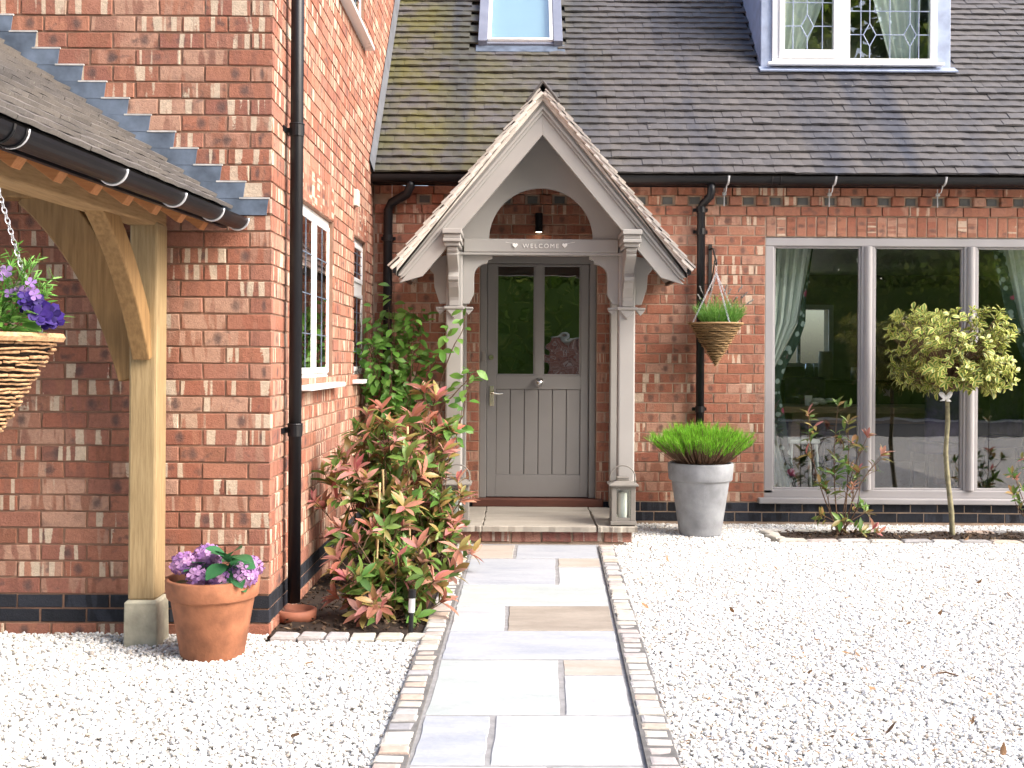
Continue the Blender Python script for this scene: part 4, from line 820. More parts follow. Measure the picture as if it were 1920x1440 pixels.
# ================================================================== LANTERNS
def lantern(x, y, label):
    t = thing('lantern', label, 'lantern', (x, y, ST)); w_ = .088; z = ST
    b = MB(); b.box(x - w_ - .008, x + w_ + .008, y - w_ - .008, y + w_ + .008, z + .008, z + .035)
    for sx in (-1, 1):
        for sy in (-1, 1): b.box(x + sx * (w_ - .008) - .006, x + sx * (w_ - .008) + .006, y + sy * (w_ - .008) - .006, y + sy * (w_ - .008) + .006, z, z + .009)
    b.build('base', M_['lantern'], t, bevel=.003)
    for sx in (-1, 1):
        for sy in (-1, 1): MB().box(x + sx * (w_ - .018) - .018, x + sx * (w_ - .018) + .018, y + sy * (w_ - .018) - .018, y + sy * (w_ - .018) + .018, z + .036, z + .29).build('corner_post', M_['lantern'], t, bevel=.003)
    for sy in (-1, 1):
        MB().box(x - w_ + .036, x + w_ - .036, y + sy * (w_ - .012) - .002, y + sy * (w_ - .012) + .002, z + .06, z + .27).build('pane', M_['glass_l'], t)
        b = MB(); b.box(x - w_ + .036, x + w_ - .036, y + sy * (w_ - .012) - .008, y + sy * (w_ - .012) + .008, z + .036, z + .06); b.box(x - w_ + .036, x + w_ - .036, y + sy * (w_ - .012) - .008, y + sy * (w_ - .012) + .008, z + .268, z + .289); b.build('rail', M_['lantern'], t)
    for sx in (-1, 1): MB().box(x + sx * (w_ - .012) - .002, x + sx * (w_ - .012) + .002, y - w_ + .036, y + w_ - .036, z + .036, z + .289).build('pane', M_['glass_l'], t)
    b = MB(); b.box(x - .108, x + .108, y - .108, y + .108, z + .291, z + .305); b.add([(x + a * .104, y + c * .104, z + .305) for a, c in ((-1, -1), (1, -1), (1, 1), (-1, 1))] + [(x + a * .055, y + c * .055, z + .325) for a, c in ((-1, -1), (1, -1), (1, 1), (-1, 1))], [(0, 1, 5, 4), (1, 2, 6, 5), (2, 3, 7, 6), (3, 0, 4, 7), (4, 5, 6, 7)]); b.build('lid', M_['lantern'], t, bevel=.003)
    b = MB(); b.box(x - .042, x + .042, y - .042, y + .042, z + .345, z + .352)
    for k in range(9):
        a = -.038 + k * .0095
        for sy in (-1, 1): b.box(x + a - .0025, x + a + .0025, y + sy * .036 - .003, y + sy * .036 + .003, z + .325, z + .346)
    b.build('vent', M_['lantern'], t)
    b = MB(); b.tube([(x + .092 * math.cos(a), y, z + .30 + (.05 if 0 < a < math.pi else 0) + .085 * math.sin(a)) for a in np.linspace(0, math.pi, 17)], .005, 8); b.tube([(x - .092, y, z + .295), (x - .092, y, z + .35)], .005, 8); b.tube([(x + .092, y, z + .295), (x + .092, y, z + .35)], .005, 8); b.build('handle', M_['lantern'], t, smooth=True)
    return t
lx1 = DX + .612; lx0 = DX - .612
lantern(lx1, 8.205, 'grey metal lantern on the doorstep beside the grey planter'); lantern(lx0, 8.205, 'grey metal lantern on the doorstep half hidden by red-leaved shrub')
for x, s_ in ((lx1, 'candle inside the lantern beside the grey planter'), (lx0, 'candle inside the lantern half hidden by red-leaved shrub')):
    b = MB(); b.lathe([(.001, .0), (.03, 0), (.031, .01), (.031, .195), (.026, .2), (.012, .192), (.001, .19)], (x, 8.205, ST + .036), 20); tag(b.build('candle', M_['candle'], smooth=True), 'white pillar ' + s_, 'candle')
# ================================================================== CARPORT
AN = R(4.5); dA = Vector((-math.sin(AN), -math.cos(AN), 0)); dB = Vector((-math.cos(AN), math.sin(AN), 0)); UZ = Vector((0, 0, 1))
cp = thing('carport', 'oak framed open carport with tiled lean-to roof against brick wall', 'carport', (-1.76, 5.28, 0))
PX0, PX1, PY0, PY1 = -1.822, -1.69, 5.20, 5.352
b = MB(); b.box(PX0, PX1, PY0, PY1, .212, 1.99); b.build('post', M_['oak'], cp, bevel=.012)
b = MB(); b.add([(PX0 - .015, PY0 - .015, -.03), (PX1 + .017, PY0 - .015, -.03), (PX1 + .017, PY1 + .01, -.03), (PX0 - .015, PY1 + .01, -.03), (PX0 - .012, PY0 - .012, .20), (PX1 + .012, PY0 - .012, .20), (PX1 + .012, PY1 + .01, .20), (PX0 - .012, PY1 + .01, .20), (PX0, PY0, .214), (PX1, PY0, .214), (PX1, PY1, .214), (PX0, PY1, .214)], [(0, 1, 5, 4), (1, 2, 6, 5), (2, 3, 7, 6), (3, 0, 4, 7), (4, 5, 9, 8), (5, 6, 10, 9), (6, 7, 11, 10), (7, 4, 8, 11), (8, 9, 10, 11), (3, 2, 1, 0)]); b.build('stone_base', M_['stone'], cp, bevel=.008)
bm0 = Vector((PX1 - .066, PY1 - .01, 0))
b = MB(); q0, q1 = bm0, bm0 + dA * 3.4; zb_l, zb_h = 1.972, 2.118
b.beam(q0 + UZ * (zb_l + zb_h) / 2, q1 + UZ * (zb_l + zb_h) / 2, .135, zb_h - zb_l); b.build('eaves_beam', M_['oak_y'], cp, bevel=.01)
def curved(p0, p1, bow, w_, th, axis, name, m, taper=1.0):
    """curved brace from p0 to p1 bowing by vector bow; th in plane, w_ along axis"""
    p0, p1, bow, axis = Vector(p0), Vector(p1), Vector(bow), Vector(axis); n_ = 14; vs = []
    for i in range(n_ + 1):
        t_ = i / n_; c = p0.lerp(p1, t_) + bow * (4 * t_ * (1 - t_)); d = ((p1 - p0) + bow * 4 * (1 - 2 * t_)).normalized(); nn = axis.cross(d).normalized()
        for a, e in ((-1, -1), (1, -1), (1, 1), (-1, 1)): vs.append(c + axis * a * w_ / 2 + nn * e * th / 2)
    f = [(i * 4 + k, i * 4 + (k + 1) % 4, i * 4 + 4 + (k + 1) % 4, i * 4 + 4 + k) for i in range(n_) for k in range(4)] + [(3, 2, 1, 0), (n_ * 4, n_ * 4 + 1, n_ * 4 + 2, n_ * 4 + 3)]
    MB().add(vs, f).build(name, m, cp, bevel=.008)
m0 = Vector((PX1 - .066, PY0 + .03, 1.36)); m1 = bm0 + dA * .62; m1.z = 2.03
curved(m0, m1, (0, .035, .055), .085, .12, (1, 0, 0), 'brace', M_['oak_d'])
curved((PX0 + .03, 5.285, 1.26), (P(65, 390, 5.285).x, 5.285, 2.15), (.05, 0, .065), .10, .19, (0, 1, 0), 'brace', M_['oak_d'])
b = MB(); b.box(-5.4, PX0 - .004, 5.22, 5.35, 2.10, 2.26); b.build('tie_beam', M_['oak_d'], cp, bevel=.01)
# roof plane: origin at eave by the wall
e0 = Vector((CP0.x, YG - .012, CP0.z)); sC = R(35.6); upC = dB * math.cos(sC) + UZ * math.sin(sC); nC = -dB * math.sin(sC) + UZ * math.cos(sC); nC = Vector((-dB.x * math.sin(sC), -dB.y * math.sin(sC), math.cos(sC)))
CT = [tile_piece('tile', M_['tile_c'], w=.1648, l=.15, t=.017, jit=.0008) for _ in range(6)]; it = []
for i in range(45):
    s = -.01 + i * .098; k = 0; off = .0825 if i % 2 else 0
    while True:
        a = .085 + k * .1655 - off; k += 1
        if a > 3.3: break
        wd = 1.0
        if a < .05: wd = .5; a = .045
        p = e0 + dA * a + upC * (s + U(-.002, .002)) + nC * (-.006 + U(-.001, .0015)); tl = R(11) + U(-.004, .004)
        y_ = upC * math.cos(tl) - nC * math.sin(tl); z_ = nC * math.cos(tl) + upC * math.sin(tl); x_ = y_.cross(z_)
        if p.y + .1 > YG and a > .2: continue
        Mx = Matrix((x_, y_, z_)).transposed().to_4x4() @ Matrix.Diagonal((wd, 1, 1, 1)); Mx.translation = p; it.append((Mx, random.randrange(6), weight(p)))
scatter(cp, 'tile', 'tiling', it, CT, 300)
def slabR(a0, a1, s0, s1, n0, n1, m, name, bev=0):
    vs = [e0 + dA * a + upC * s + nC * n for n in (n0, n1) for s in (s0, s1) for a in (a0, a1)]
    return MB().add(vs, [(0, 2, 3, 1), (4, 5, 7, 6), (0, 1, 5, 4), (2, 6, 7, 3), (0, 4, 6, 2), (1, 3, 7, 5)]).build(name, m, cp, bevel=bev)
slabR(.0, 3.3, .03, 4.45, -.045, -.022, M_['dark'], 'underlay')
for k in range(12): slabR(.08 + k * .28, .14 + k * .28, .012, 4.4, -.165, -.046, M_['softwood'], 'rafter', .003)
MB().beam(e0 + dA * .0 + dB * .03 + UZ * -.06, e0 + dA * 3.3 + dB * .03 + UZ * -.06, .02, .09).build('fascia', M_['black'], cp)
gc0 = P(447, 410, YG - .03) ; gc1 = gc0 + dA * 3.3
gutter(cp, gc0, gc1, .052, M_['black'], [.64])
b = MB(); d_ = dA; sx = dA.cross(UZ)
for t_ in (.02, .115, .26, .44, .66, .87):
    c = gc0.lerp(gc1, t_ * .95)
    if t_ == .02: c = gc0 + dA * .01
    b = MB(); b.tube([c + sx * .055 * math.cos(math.pi * (1 + k / 14)) + UZ * .055 * math.sin(math.pi * (1 + k / 14)) for k in range(15)], .0055, 6); b.build('gutter_bracket', M_['galv'], cp, smooth=True)
# ================================================================== GRAVEL (white limestone chippings)
gv = MB()
def gpoly(pts): gv.add([(x, y, -.012) for x, y in pts], [tuple(range(len(pts)))])
gpoly([(-2.9, 2.6), (edge(pl, 2.6) - .115, 2.6), (edge(pl, 5.29) - .115, 5.29), (-2.9, 5.29)]); gpoly([(-2.9, 5.29), (XS - .004, 5.29), (XS - .004, 5.425), (-2.9, 5.425)])
gpoly([(edge(pr, 2.6) + .115, 2.6), (5.0, 2.6), (5.0, 8.31), (edge(pr, 8.1) + .115, 8.31), (edge(pr, 8.1) + .115, 8.1)])
gpoly([(.83, 8.31), (1.93, 8.31), (1.93, 9.245), (.83, 9.245)]); gpoly([(1.93, 8.87), (5.0, 8.87), (5.0, 9.245), (1.93, 9.245)])
gravel = gv.build('gravel', M_['gravel']); kind(gravel, 'stuff'); gravel['label'] = 'white limestone chippings covering the drive on both sides of the path'; gravel['category'] = 'gravel'
t = NT('limestone_chip'); sd_ = t.seed(); pos = t.n('NewGeometry').outputs['Position']
cc = t.ramp(t.fr(sd_, 11.3), [(0, (.68, .68, .66)), (.3, (.76, .76, .75)), (.62, (.70, .69, .68)), (.80, (.62, .56, .47)), (.91, (.50, .50, .51)), (1, (.40, .34, .28))])
cc = t.mix(.3, cc, t.ramp(t.noise(pos, 150, 3), [(.3, (.75, .73, .7)), (.7, (1.05, 1.05, 1.05))]), 'MULTIPLY'); M_['chip'] = t.fin(cc, .85, .3)
ng = bpy.data.node_groups.new('chippings', 'GeometryNodeTree'); ng.interface.new_socket('Geometry', in_out='INPUT', socket_type='NodeSocketGeometry'); ng.interface.new_socket('Geometry', in_out='OUTPUT', socket_type='NodeSocketGeometry')
def gn(tp, **kw):
    x = ng.nodes.new(tp)
    for k, v in kw.items(): setattr(x, k, v)
    return x
gi, go = gn('NodeGroupInput'), gn('NodeGroupOutput'); lk = ng.links.new
dist = gn('GeometryNodeDistributePointsOnFaces'); dist.inputs['Density'].default_value = 6800; dist.inputs['Seed'].default_value = 3; lk(gi.outputs[0], dist.inputs['Mesh'])
jg = gn('GeometryNodeGeometryToInstance')
for k in range(5):
    ico = gn('GeometryNodeMeshIcoSphere'); ico.inputs['Radius'].default_value = .5; ico.inputs['Subdivisions'].default_value = 2
    nz = gn('ShaderNodeTexNoise', noise_dimensions='4D'); nz.inputs['Scale'].default_value = 1.6; nz.inputs['W'].default_value = k * 3.7; nz.inputs['Detail'].default_value = 1
    sub = gn('ShaderNodeVectorMath', operation='SUBTRACT'); lk(nz.outputs['Color'], sub.inputs[0]); sub.inputs[1].default_value = (.5, .5, .5)
    sc = gn('ShaderNodeVectorMath', operation='SCALE'); lk(sub.outputs[0], sc.inputs[0]); sc.inputs['Scale'].default_value = .9
    sp = gn('GeometryNodeSetPosition'); lk(ico.outputs[0], sp.inputs['Geometry']); lk(sc.outputs[0], sp.inputs['Offset'])
    tf = gn('GeometryNodeTransform'); lk(sp.outputs[0], tf.inputs['Geometry']); tf.inputs['Scale'].default_value = (1, [.75, .85, .65, .9, .8][k], [.6, .5, .62, .55, .7][k])
    sm = gn('GeometryNodeSetMaterial'); lk(tf.outputs[0], sm.inputs['Geometry']); sm.inputs['Material'].default_value = M_['chip']
    lk(sm.outputs[0], jg.inputs[0])
rv = gn('FunctionNodeRandomValue', data_type='FLOAT_VECTOR'); rv.inputs[0].default_value = (-.6, -.6, 0); rv.inputs[1].default_value = (.6, .6, 6.28)
rs = gn('FunctionNodeRandomValue', data_type='FLOAT'); rs.inputs[2].default_value = .010; rs.inputs[3].default_value = .0235
iop = gn('GeometryNodeInstanceOnPoints'); iop.inputs['Pick Instance'].default_value = True
lk(dist.outputs['Points'], iop.inputs['Points']); lk(jg.outputs[0], iop.inputs['Instance']); lk(rv.outputs[0], iop.inputs['Rotation']); lk(rs.outputs[1], iop.inputs['Scale'])
tr_ = gn('GeometryNodeTranslateInstances'); rz = gn('FunctionNodeRandomValue', data_type='FLOAT_VECTOR'); rz.inputs[0].default_value = (0, 0, .002); rz.inputs[1].default_value = (0, 0, .016); rz.inputs['Seed'].default_value = 9
lk(iop.outputs[0], tr_.inputs[0]); lk(rz.outputs[0], tr_.inputs['Translation']); tr_.inputs['Local Space'].default_value = False
jn = gn('GeometryNodeJoinGeometry'); lk(gi.outputs[0], jn.inputs[0]); lk(tr_.outputs[0], jn.inputs[0]); lk(jn.outputs[0], go.inputs[0])
md = gravel.modifiers.new('chippings', 'NODES'); md.node_group = ng
# ================================================================== LEAF HELPERS
def aim(p, d, up=Vector((0, 0, 1)), s=1.0, roll=0.0, w=1.0):
    d = d.normalized(); z = up - d * up.dot(d)
    if z.length < .05: z = Vector((1, 0, 0)) - d * d.x
    z.normalize(); x = d.cross(z); Mx = Matrix((x * s * w, d * s, z * s)).transposed().to_4x4() @ Matrix.Rotation(roll, 4, 'Y'); Mx.translation = p; return Mx
def rv3(k=1.0): return Vector((U(-1, 1), U(-1, 1), U(-1, 1))) * k
def sph(): 
    while True:
        q = rv3()
        if q.length < 1: return q
def stem_pts(p0, p1, bow=.06, n=8):
    b_ = rv3(bow); b_.z *= .4; return [p0.lerp(p1, i / n) + b_ * math.sin(math.pi * i / n) for i in range(n + 1)]
def at_t(pts, t):
    f = t * (len(pts) - 1); i = min(int(f), len(pts) - 2); return pts[i].lerp(pts[i + 1], f - i), (pts[i + 1] - pts[i]).normalized()
PH = [leaf_piece('leaf', M_['photinia_g'], .1, .036, .3, .2), leaf_piece('leaf', M_['photinia_g'], .1, .04, .2, .35), leaf_piece('leaf', M_['photinia_b'], .1, .034, .3, .25), leaf_piece('leaf', M_['photinia_b'], .1, .036, .35, .1), leaf_piece('leaf', M_['photinia_r'], .1, .03, .4, .1), leaf_piece('leaf', M_['photinia_r'], .1, .034, .3, .3)]
def photinia(name, label, base, tips, density=1.0, lsize=1.0, quota=200, red=.5, low=.15, group=None, per=(4, 7)):
    t = thing(name, label, 'shrub', base, group); st = MB(); it = []; base = Vector(base)
    def whorl(p, d, n, kindset, s, spread=.75):
        for i in range(n):
            a = i * 2.4 + U(-.4, .4); q = d.orthogonal().normalized(); q.rotate(Matrix.Rotation(a, 3, d)); dd = (d * U(.3, 1.0) + q * U(.7, 1.2) * spread + Vector((0, 0, U(-.15, .2)))).normalized()
            it.append((aim(p - d * .035 * i / n, dd, d + Vector((0, 0, .6)), s * U(.75, 1.15), U(-.5, .5)), random.choice(kindset), weight(p)))
    for tip, hot in tips:
        tip = Vector(tip); pts = stem_pts(base + Vector((U(-.04, .04), U(-.04, .04), 0)), tip, .07); L = (tip - base).length
        st.tube(pts, [.006 - .004 * i / 8 for i in range(9)], 5)
        d = at_t(pts, .97)[1]; whorl(pts[-1], d, random.randint(6, 9), [4, 5, 4, 5, 2] if random.random() < hot else [2, 3, 2, 0, 0], lsize * U(.85, 1.15))
        nb = int(L * 7.5 * density)
        for _ in range(nb):
            tt = U(low, .95); p, d = at_t(pts, tt); q = (d * U(.5, 1) + Vector((U(-1, 1), U(-1, 1), U(-.1, .5)))).normalized(); e = p + q * U(.06, .16); st.tube([p, p.lerp(e, .5) + rv3(.008), e], [.003, .0025, .0015], 4)
            hotb = random.random() < hot * (.25 + .75 * tt) * red * 1.15
            whorl(e, q, random.randint(*per), [4, 5, 2] if hotb else ([2, 3, 0, 0, 1, 1] if tt > .6 else [0, 1, 0, 1, 0, 3]), lsize * U(.7, 1.1), .9)
            for _ in range(2): whorl(p.lerp(e, U(.2, .8)), q, 1, [0, 1, 2], lsize * U(.6, 1), 1.3)
    st.build('stem', M_['twig'], t); scatter(t, 'leaf', 'foliage', it, PH, quota); return t
def tips_px(lst, hot=.6): return [(P(u_, v_, Y_), h if h is not None else hot) for u_, v_, Y_, h in [(a + (None,))[:4] for a in lst]]
def rnd_tips(cu_, cv_, hu, hv, Y, dY, n, hot):
    out = []
    for _ in range(n):
        q = sph(); out.append((cu_ + q.x * hu, cv_ + q.y * hv, Y + q.z * dY, hot))
    return out
b1 = G(725, 1165); b1.z = .0
photinia('photinia_shrub', 'low bushy red-tipped shrub at the front corner of the soil bed', b1, tips_px(rnd_tips(690, 1100, 75, 60, b1.y, .16, 9, .55) + rnd_tips(775, 1085, 75, 75, b1.y + .1, .2, 11, .6) + [(632, 1045, b1.y, .7), (665, 1010, b1.y + .1, .6), (700, 1130, b1.y - .2, .9), (680, 1150, b1.y - .15, .8), (835, 1125, b1.y, .9), (850, 1075, b1.y + .2, .9), (740, 1060, b1.y, .8)]), 1.3, 1.06, 220, .6, per=(4, 7))
b2 = Vector((P(720, 1090, 6.6).x, 6.65, 0))
photinia('photinia_shrub', 'tall red-tipped shrub tied to bamboo canes in the soil bed', b2, tips_px(rnd_tips(710, 900, 85, 110, 6.6, .22, 14, .6) + [(690, 775, 6.6, 1), (715, 765, 6.55, .9), (650, 850, 6.5, .8), (620, 905, 6.5, .8), (605, 950, 6.45, .6), (665, 880, 6.4, .9), (740, 800, 6.6, .7), (700, 990, 6.35, .7), (755, 950, 6.4, .8), (640, 990, 6.35, .7)]), 1.15, 1.15, 220, .6, per=(4, 7))
b3 = Vector((P(815, 1050, 7.2).x, 7.25, 0))
photinia('photinia_shrub', 'red-tipped shrub crowding the porch post and doorstep lantern', b3, tips_px(rnd_tips(805, 900, 55, 130, 7.2, .22, 13, .7) + [(795, 730, 7.2, 1), (820, 745, 7.2, 1), (775, 780, 7.15, .9), (842, 850, 7.2, 1), (858, 900, 7.25, 1), (866, 935, 7.3, .9), (850, 985, 7.1, 1), (860, 1030, 6.9, 1), (770, 860, 7.0, .8), (835, 800, 7.2, .8)]), 1.1, 1.2, 220, .7, per=(4, 7))
# bamboo canes
for (u0, v0, u1, v1, Y_, s_) in ((704, 1120, 712, 905, 6.38, 'short bamboo cane leaning among red-tipped shrub stems'), (722, 1095, 718, 880, 6.48, 'bamboo cane standing beside the short leaning one'), (770, 1050, 764, 800, 7.0, 'tall bamboo cane behind the red-tipped shrubs')):
    p0 = P(u0, v0, Y_); p0.z = -.02; p1 = P(u1, v1, Y_); b = MB(); b.tube([p0.lerp(p1, k / 12) for k in range(13)], [.006 + (.0012 if k % 3 == 0 else 0) for k in range(13)], 8); tag(b.build('bamboo_cane', M_['cane'], smooth=True), s_, 'cane', 'bamboo canes')
# spike light in bed
g0 = G(768, 1196); sp_ = thing('spike_light', 'black garden spike light with silver band in the soil bed', 'garden light', (g0.x, g0.y + .02, 0)); x, y = g0.x, g0.y + .02
b = MB(); b.tube([(x, y, -.05), (x + .006, y, .12)], .012, 12); b.build('spike', M_['black'], sp_); b = MB(); b.tube([(x + .006, y, .12), (x + .009, y, .19)], .0165, 12); b.build('band', M_['galv'], sp_); b = MB(); b.tube([(x + .009, y, .19), (x + .010, y, .23)], .019, 12); b.build('head', M_['black'], sp_)
# climber on the wall and porch post
CL = [leaf_piece('leaf', M_['climber'], .085, .048, .2, .3), leaf_piece('leaf', M_['climber'], .09, .055, .15, .45), leaf_piece('leaf', M_['climber'], .075, .04, .3, .15)]
cb = Vector((P(745, 990, 8.6).x, 8.6, 0)); ct = thing('climbing_plant', 'bright green leafy climber growing up past the downpipe to the porch', 'climber', cb); st = MB(); it = []
def vine(pts, n, s=1.0):
    st.tube(pts, [.006 - .0045 * i / (len(pts) - 1) for i in range(len(pts))], 5)
    for i in range(n):
        t_ = (i + U(0, 1)) / n; p, d = at_t(pts, max(.02, t_)); q = Vector((U(-1, 1), U(-1.1, .3), U(-.35, .5))).normalized(); e = p + q * U(.02, .05); st.tube([p, e], .0014, 4); it.append((aim(e, q + Vector((0, 0, U(-.6, .1))), Vector((U(-.4, .4), -.7, .8)), s * U(.7, 1.15), U(-.4, .4)), random.randrange(3), weight(p)))
for k in range(27):
    tu, tv = random.choice([(U(690, 800), U(560, 720)), (U(700, 790), U(530, 640)), (U(680, 820), U(640, 740))]); tp = P(tu, tv, U(8.35, 8.75)); vine([cb + Vector((U(-.08, .08), U(-.08, .08), 0))] + [P(745 + (tu - 745) * f_ + U(-14, 14), 990 + (tv - 990) * f_, U(8.4, 8.7)) for f_ in (.3, .55, .75, .9)] + [tp], 30)
for pts in ([(745, 900), (738, 700), (740, 590), (742, 535)], [(750, 900), (700, 750), (672, 640), (676, 560)], [(690, 760), (670, 690), (672, 650)], [(800, 800), (845, 660), (868, 610), (872, 585)], [(800, 720), (830, 650), (850, 615)], [(840, 830), (865, 780), (878, 720), (892, 690)], [(830, 760), (870, 720), (885, 690)], [(850, 850), (858, 800), (870, 760), (880, 700)]):
    pp_ = [P(u_ + U(-3, 3), v_, 8.22 if u_ > 820 else 8.55) for u_, v_ in pts]; pf = [at_t(pp_, i / 9)[0] + rv3(.008) for i in range(10)]; vine([cb] + pf if pts[0][0] < 760 else [cb.lerp(pf[0], .5)] + pf, 13, 1.05)
st.build('stem', M_['twig'], ct); scatter(ct, 'leaf', 'foliage', it, CL, 260)
# ================================================================== STANDARD VARIEGATED TREE
HB = G(1786, 1006); HB.z = 0; HL = [leaf_piece('leaf', M_['holly'], .062, .030, .15, .2, shape=1.15), leaf_piece('leaf', M_['holly'], .058, .032, .25, .4, shape=1.2), leaf_piece('leaf', M_['holly'], .05, .024, .1, .1)]
ht = thing('standard_tree', 'small lollipop tree with yellow-edged leaves and slim bare trunk', 'tree', HB); c = P(1786, 655, HB.y); tb = P(1776, 735, HB.y); st = MB()
b = MB(); tp_ = [HB + Vector((0, 0, -.03)), P(1784, 960, HB.y), P(1776, 890, HB.y), P(1773, 850, HB.y), P(1777, 790, HB.y), tb, P(1782, 700, HB.y)]; b.tube([at_t(tp_, i / 18)[0] for i in range(19)], [.021 - .006 * i / 18 + .0015 * math.sin(i * 2.3) for i in range(19)], 10); b.build('trunk', M_['bark'], ht, smooth=True)
it = []; sx_, sz_ = 134 / (F / HB.y), 94 / (F / HB.y)
lumps = [(Vector((math.cos(q_) * .6 * w_, math.sin(q_) * .6 * w_, z_)), U(.30, .44)) for q_, w_, z_ in [(U(0, 6.28), U(.6, 1.1), U(-.55, .6)) for _ in range(20)]] + [(Vector((0, 0, 0)), .85)] * 5
for k in range(470):
    lc, lr = random.choice(lumps); q = rv3().normalized() * lr * U(.75, 1.08) + lc
    if q.z < -.95: q.z = -.9
    tip = c + Vector((q.x * sx_, q.y * sx_ * .9, q.z * sz_)); d = (Vector((q.x, q.y, q.z * .7 + .45))).normalized(); st0 = tb.lerp(tip, .35) + Vector((0, 0, .05)); st.tube([tb + Vector((0, 0, U(0, .12))), st0 + rv3(.02), tip], [.004, .003, .0013], 4)
    for i in range(random.randint(5, 8)):
        a = i * 2.4; qq = d.orthogonal().normalized(); qq.rotate(Matrix.Rotation(a, 3, d)); dd = d * U(.2, .9) + qq * U(.6, 1.0); p = tip - d * i * .009; it.append((aim(p, dd, d + Vector((0, -.3, .5)), U(.75, 1.2), U(-.5, .5)), random.randrange(3), weight(p, 1, 1.5 if q.y < 0 else .5)))
st.build('branch', M_['twig'], ht); scatter(ht, 'leaf', 'foliage', it, HL, 300)
rb = thing('ribbon_bow', 'white ribbon bow tied round trunk of the small standard tree', 'ribbon', P(1773, 745, HB.y - .02)); c_ = P(1773, 744, HB.y - .028)
for s_, dz in ((-1, .022), (1, .026), (-1, -.03), (1, -.034)):
    b = MB(); vs = []; 
    for i in range(5):
        t_ = i / 4; wd = .004 + .022 * math.sin(math.pi * min(t_ * .8 + .1, 1)) if dz > 0 else .006 + .014 * t_; cx_ = c_ + Vector((s_ * (.052 if dz > 0 else .026) * t_, -.012 * math.sin(math.pi * t_), dz * t_ * 1.1)); vs += [cx_ + Vector((0, 0, wd)), cx_ + Vector((0, -.004, -wd))] if dz > 0 else [cx_ + Vector((wd, 0, 0)), cx_ + Vector((-wd, -.004, 0))]
    b.add(vs, [(2 * i, 2 * i + 1, 2 * i + 3, 2 * i + 2) for i in range(4)]); o = b.build('loop' if dz > 0 else 'tail', M_['ribbon'], rb, smooth=True); m_ = o.modifiers.new('s', 'SOLIDIFY'); m_.thickness = .003
b = MB(); b.ball(c_ + Vector((0, -.006, 0)), .013, (1, .8, 1.1)); b.build('knot', M_['ribbon'], rb, smooth=True)
# photinia saplings in the window bed
sb = G(1580, 1002); sb.z = 0
photinia('photinia_sapling', 'sparse red-leaved sapling in front of the dining window', sb, tips_px([(1572, 755, sb.y, 0), (1515, 775, sb.y, 1), (1590, 790, sb.y - .05, .1), (1628, 815, sb.y, .9), (1655, 850, sb.y - .05, .4), (1610, 880, sb.y - .1, .4), (1545, 905, sb.y, .3), (1600, 910, sb.y - .1, .9), (1540, 965, sb.y - .1, .5), (1625, 960, sb.y - .1, .8), (1570, 985, sb.y - .15, .2), (1615, 995, sb.y - .12, .3), (1640, 990, sb.y - .1, .6)]), .95, .92, 200, .45, .25, per=(2, 4))
sb2 = G(1962, 1003); sb2.z = 0
photinia('photinia_sapling', 'red-leaved sapling beyond the standard tree in the window bed', sb2, tips_px([(1905, 895, sb2.y, 1), (1925, 860, sb2.y, .8), (1960, 800, sb2.y, .6), (1990, 880, sb2.y, .6), (1900, 925, sb2.y, .2), (1940, 940, sb2.y, .4)]), .9, .8, 90, .5, .25)
# ================================================================== POTS
gpn = G(1313, 985); pc = Vector((gpn.x, 8.72, 0)); pc = Vector((P(1313, 950, 8.68).x, 8.68, 0))
pot = thing('planter', 'tall tapered grey planter standing against brick wall by downpipe', 'planter', pc)
b = MB(); b.lathe([(.01, .002), (.155, .0), (.163, .012), (.226, .435), (.228, .44)], pc, 48); b.build('body', M_['greypot'], pot, smooth=True)
b = MB(); b.lathe([(.215, .42), (.240, .428), (.247, .436), (.256, .55), (.252, .562), (.242, .566), (.232, .562), (.228, .53), (.226, .44), (.215, .42)], pc, 48); b.build('rim', M_['greypot'], pot, smooth=True)
b = MB(); b.lathe([(.228, .515), (.15, .53), (.001, .535)], pc, 24); b.build('soil', M_['soil'], pot, smooth=True)
gr = thing('grassy_shrub', 'dome of bright green needle shoots growing in the grey planter', 'plant', pc + Vector((0, 0, .53))); st = MB(); vs, fs = [], []
def blades(vs, fs, p, d, L, w_, n=3, droop=.15):
    sx = d.cross(Vector((U(-1, 1), U(-1, 1), .2))).normalized(); k0 = len(vs)
    for i in range(n + 1):
        t_ = i / n; c = p + d * L * t_ + Vector((0, 0, -droop * L * t_ * t_)); ww = w_ * (1 - t_ * .85) / 2; vs += [c - sx * ww, c + sx * ww]
    fs += [(k0 + 2 * i, k0 + 2 * i + 1, k0 + 2 * i + 3, k0 + 2 * i + 2) for i in range(n)]
top = pc + Vector((0, 0, .54))
for k in range(420):
    a = U(0, 6.283); r_ = math.sqrt(U(0, 1)); tilt = r_ * .98; d = Vector((math.cos(a) * math.sin(tilt), math.sin(a) * math.sin(tilt), math.cos(tilt))); p0 = top + Vector((math.cos(a), math.sin(a), 0)) * r_ * .17; L = U(.23, .30) * (1 + .12 * r_); pm = p0 + d * L * .5; pe = p0 + d * L + Vector((0, 0, U(0, .03)))
    st.tube([p0, pm + rv3(.01), pe], [.0032, .0026, .0015], 4)
    for j in range(34):
        tt = U(.42, 1.0) ** .75; p = p0.lerp(pe, tt); dd = (d * .5 + Vector((0, 0, .9)) + rv3(.55)).normalized(); blades(vs, fs, p, dd, U(.035, .075), .0035, 2, .1)
st.build('stem', M_['twig'], gr)
def uvmesh(name, vs, fs, m, parent, k=None):
    me = mesh_uv(name, np.array([tuple(v) for v in vs]), fs, [((i % 2) * 1.0, .5) for f in fs for i in f], [m]); o = place(name, me, parent); kind(o, 'stuff'); return o
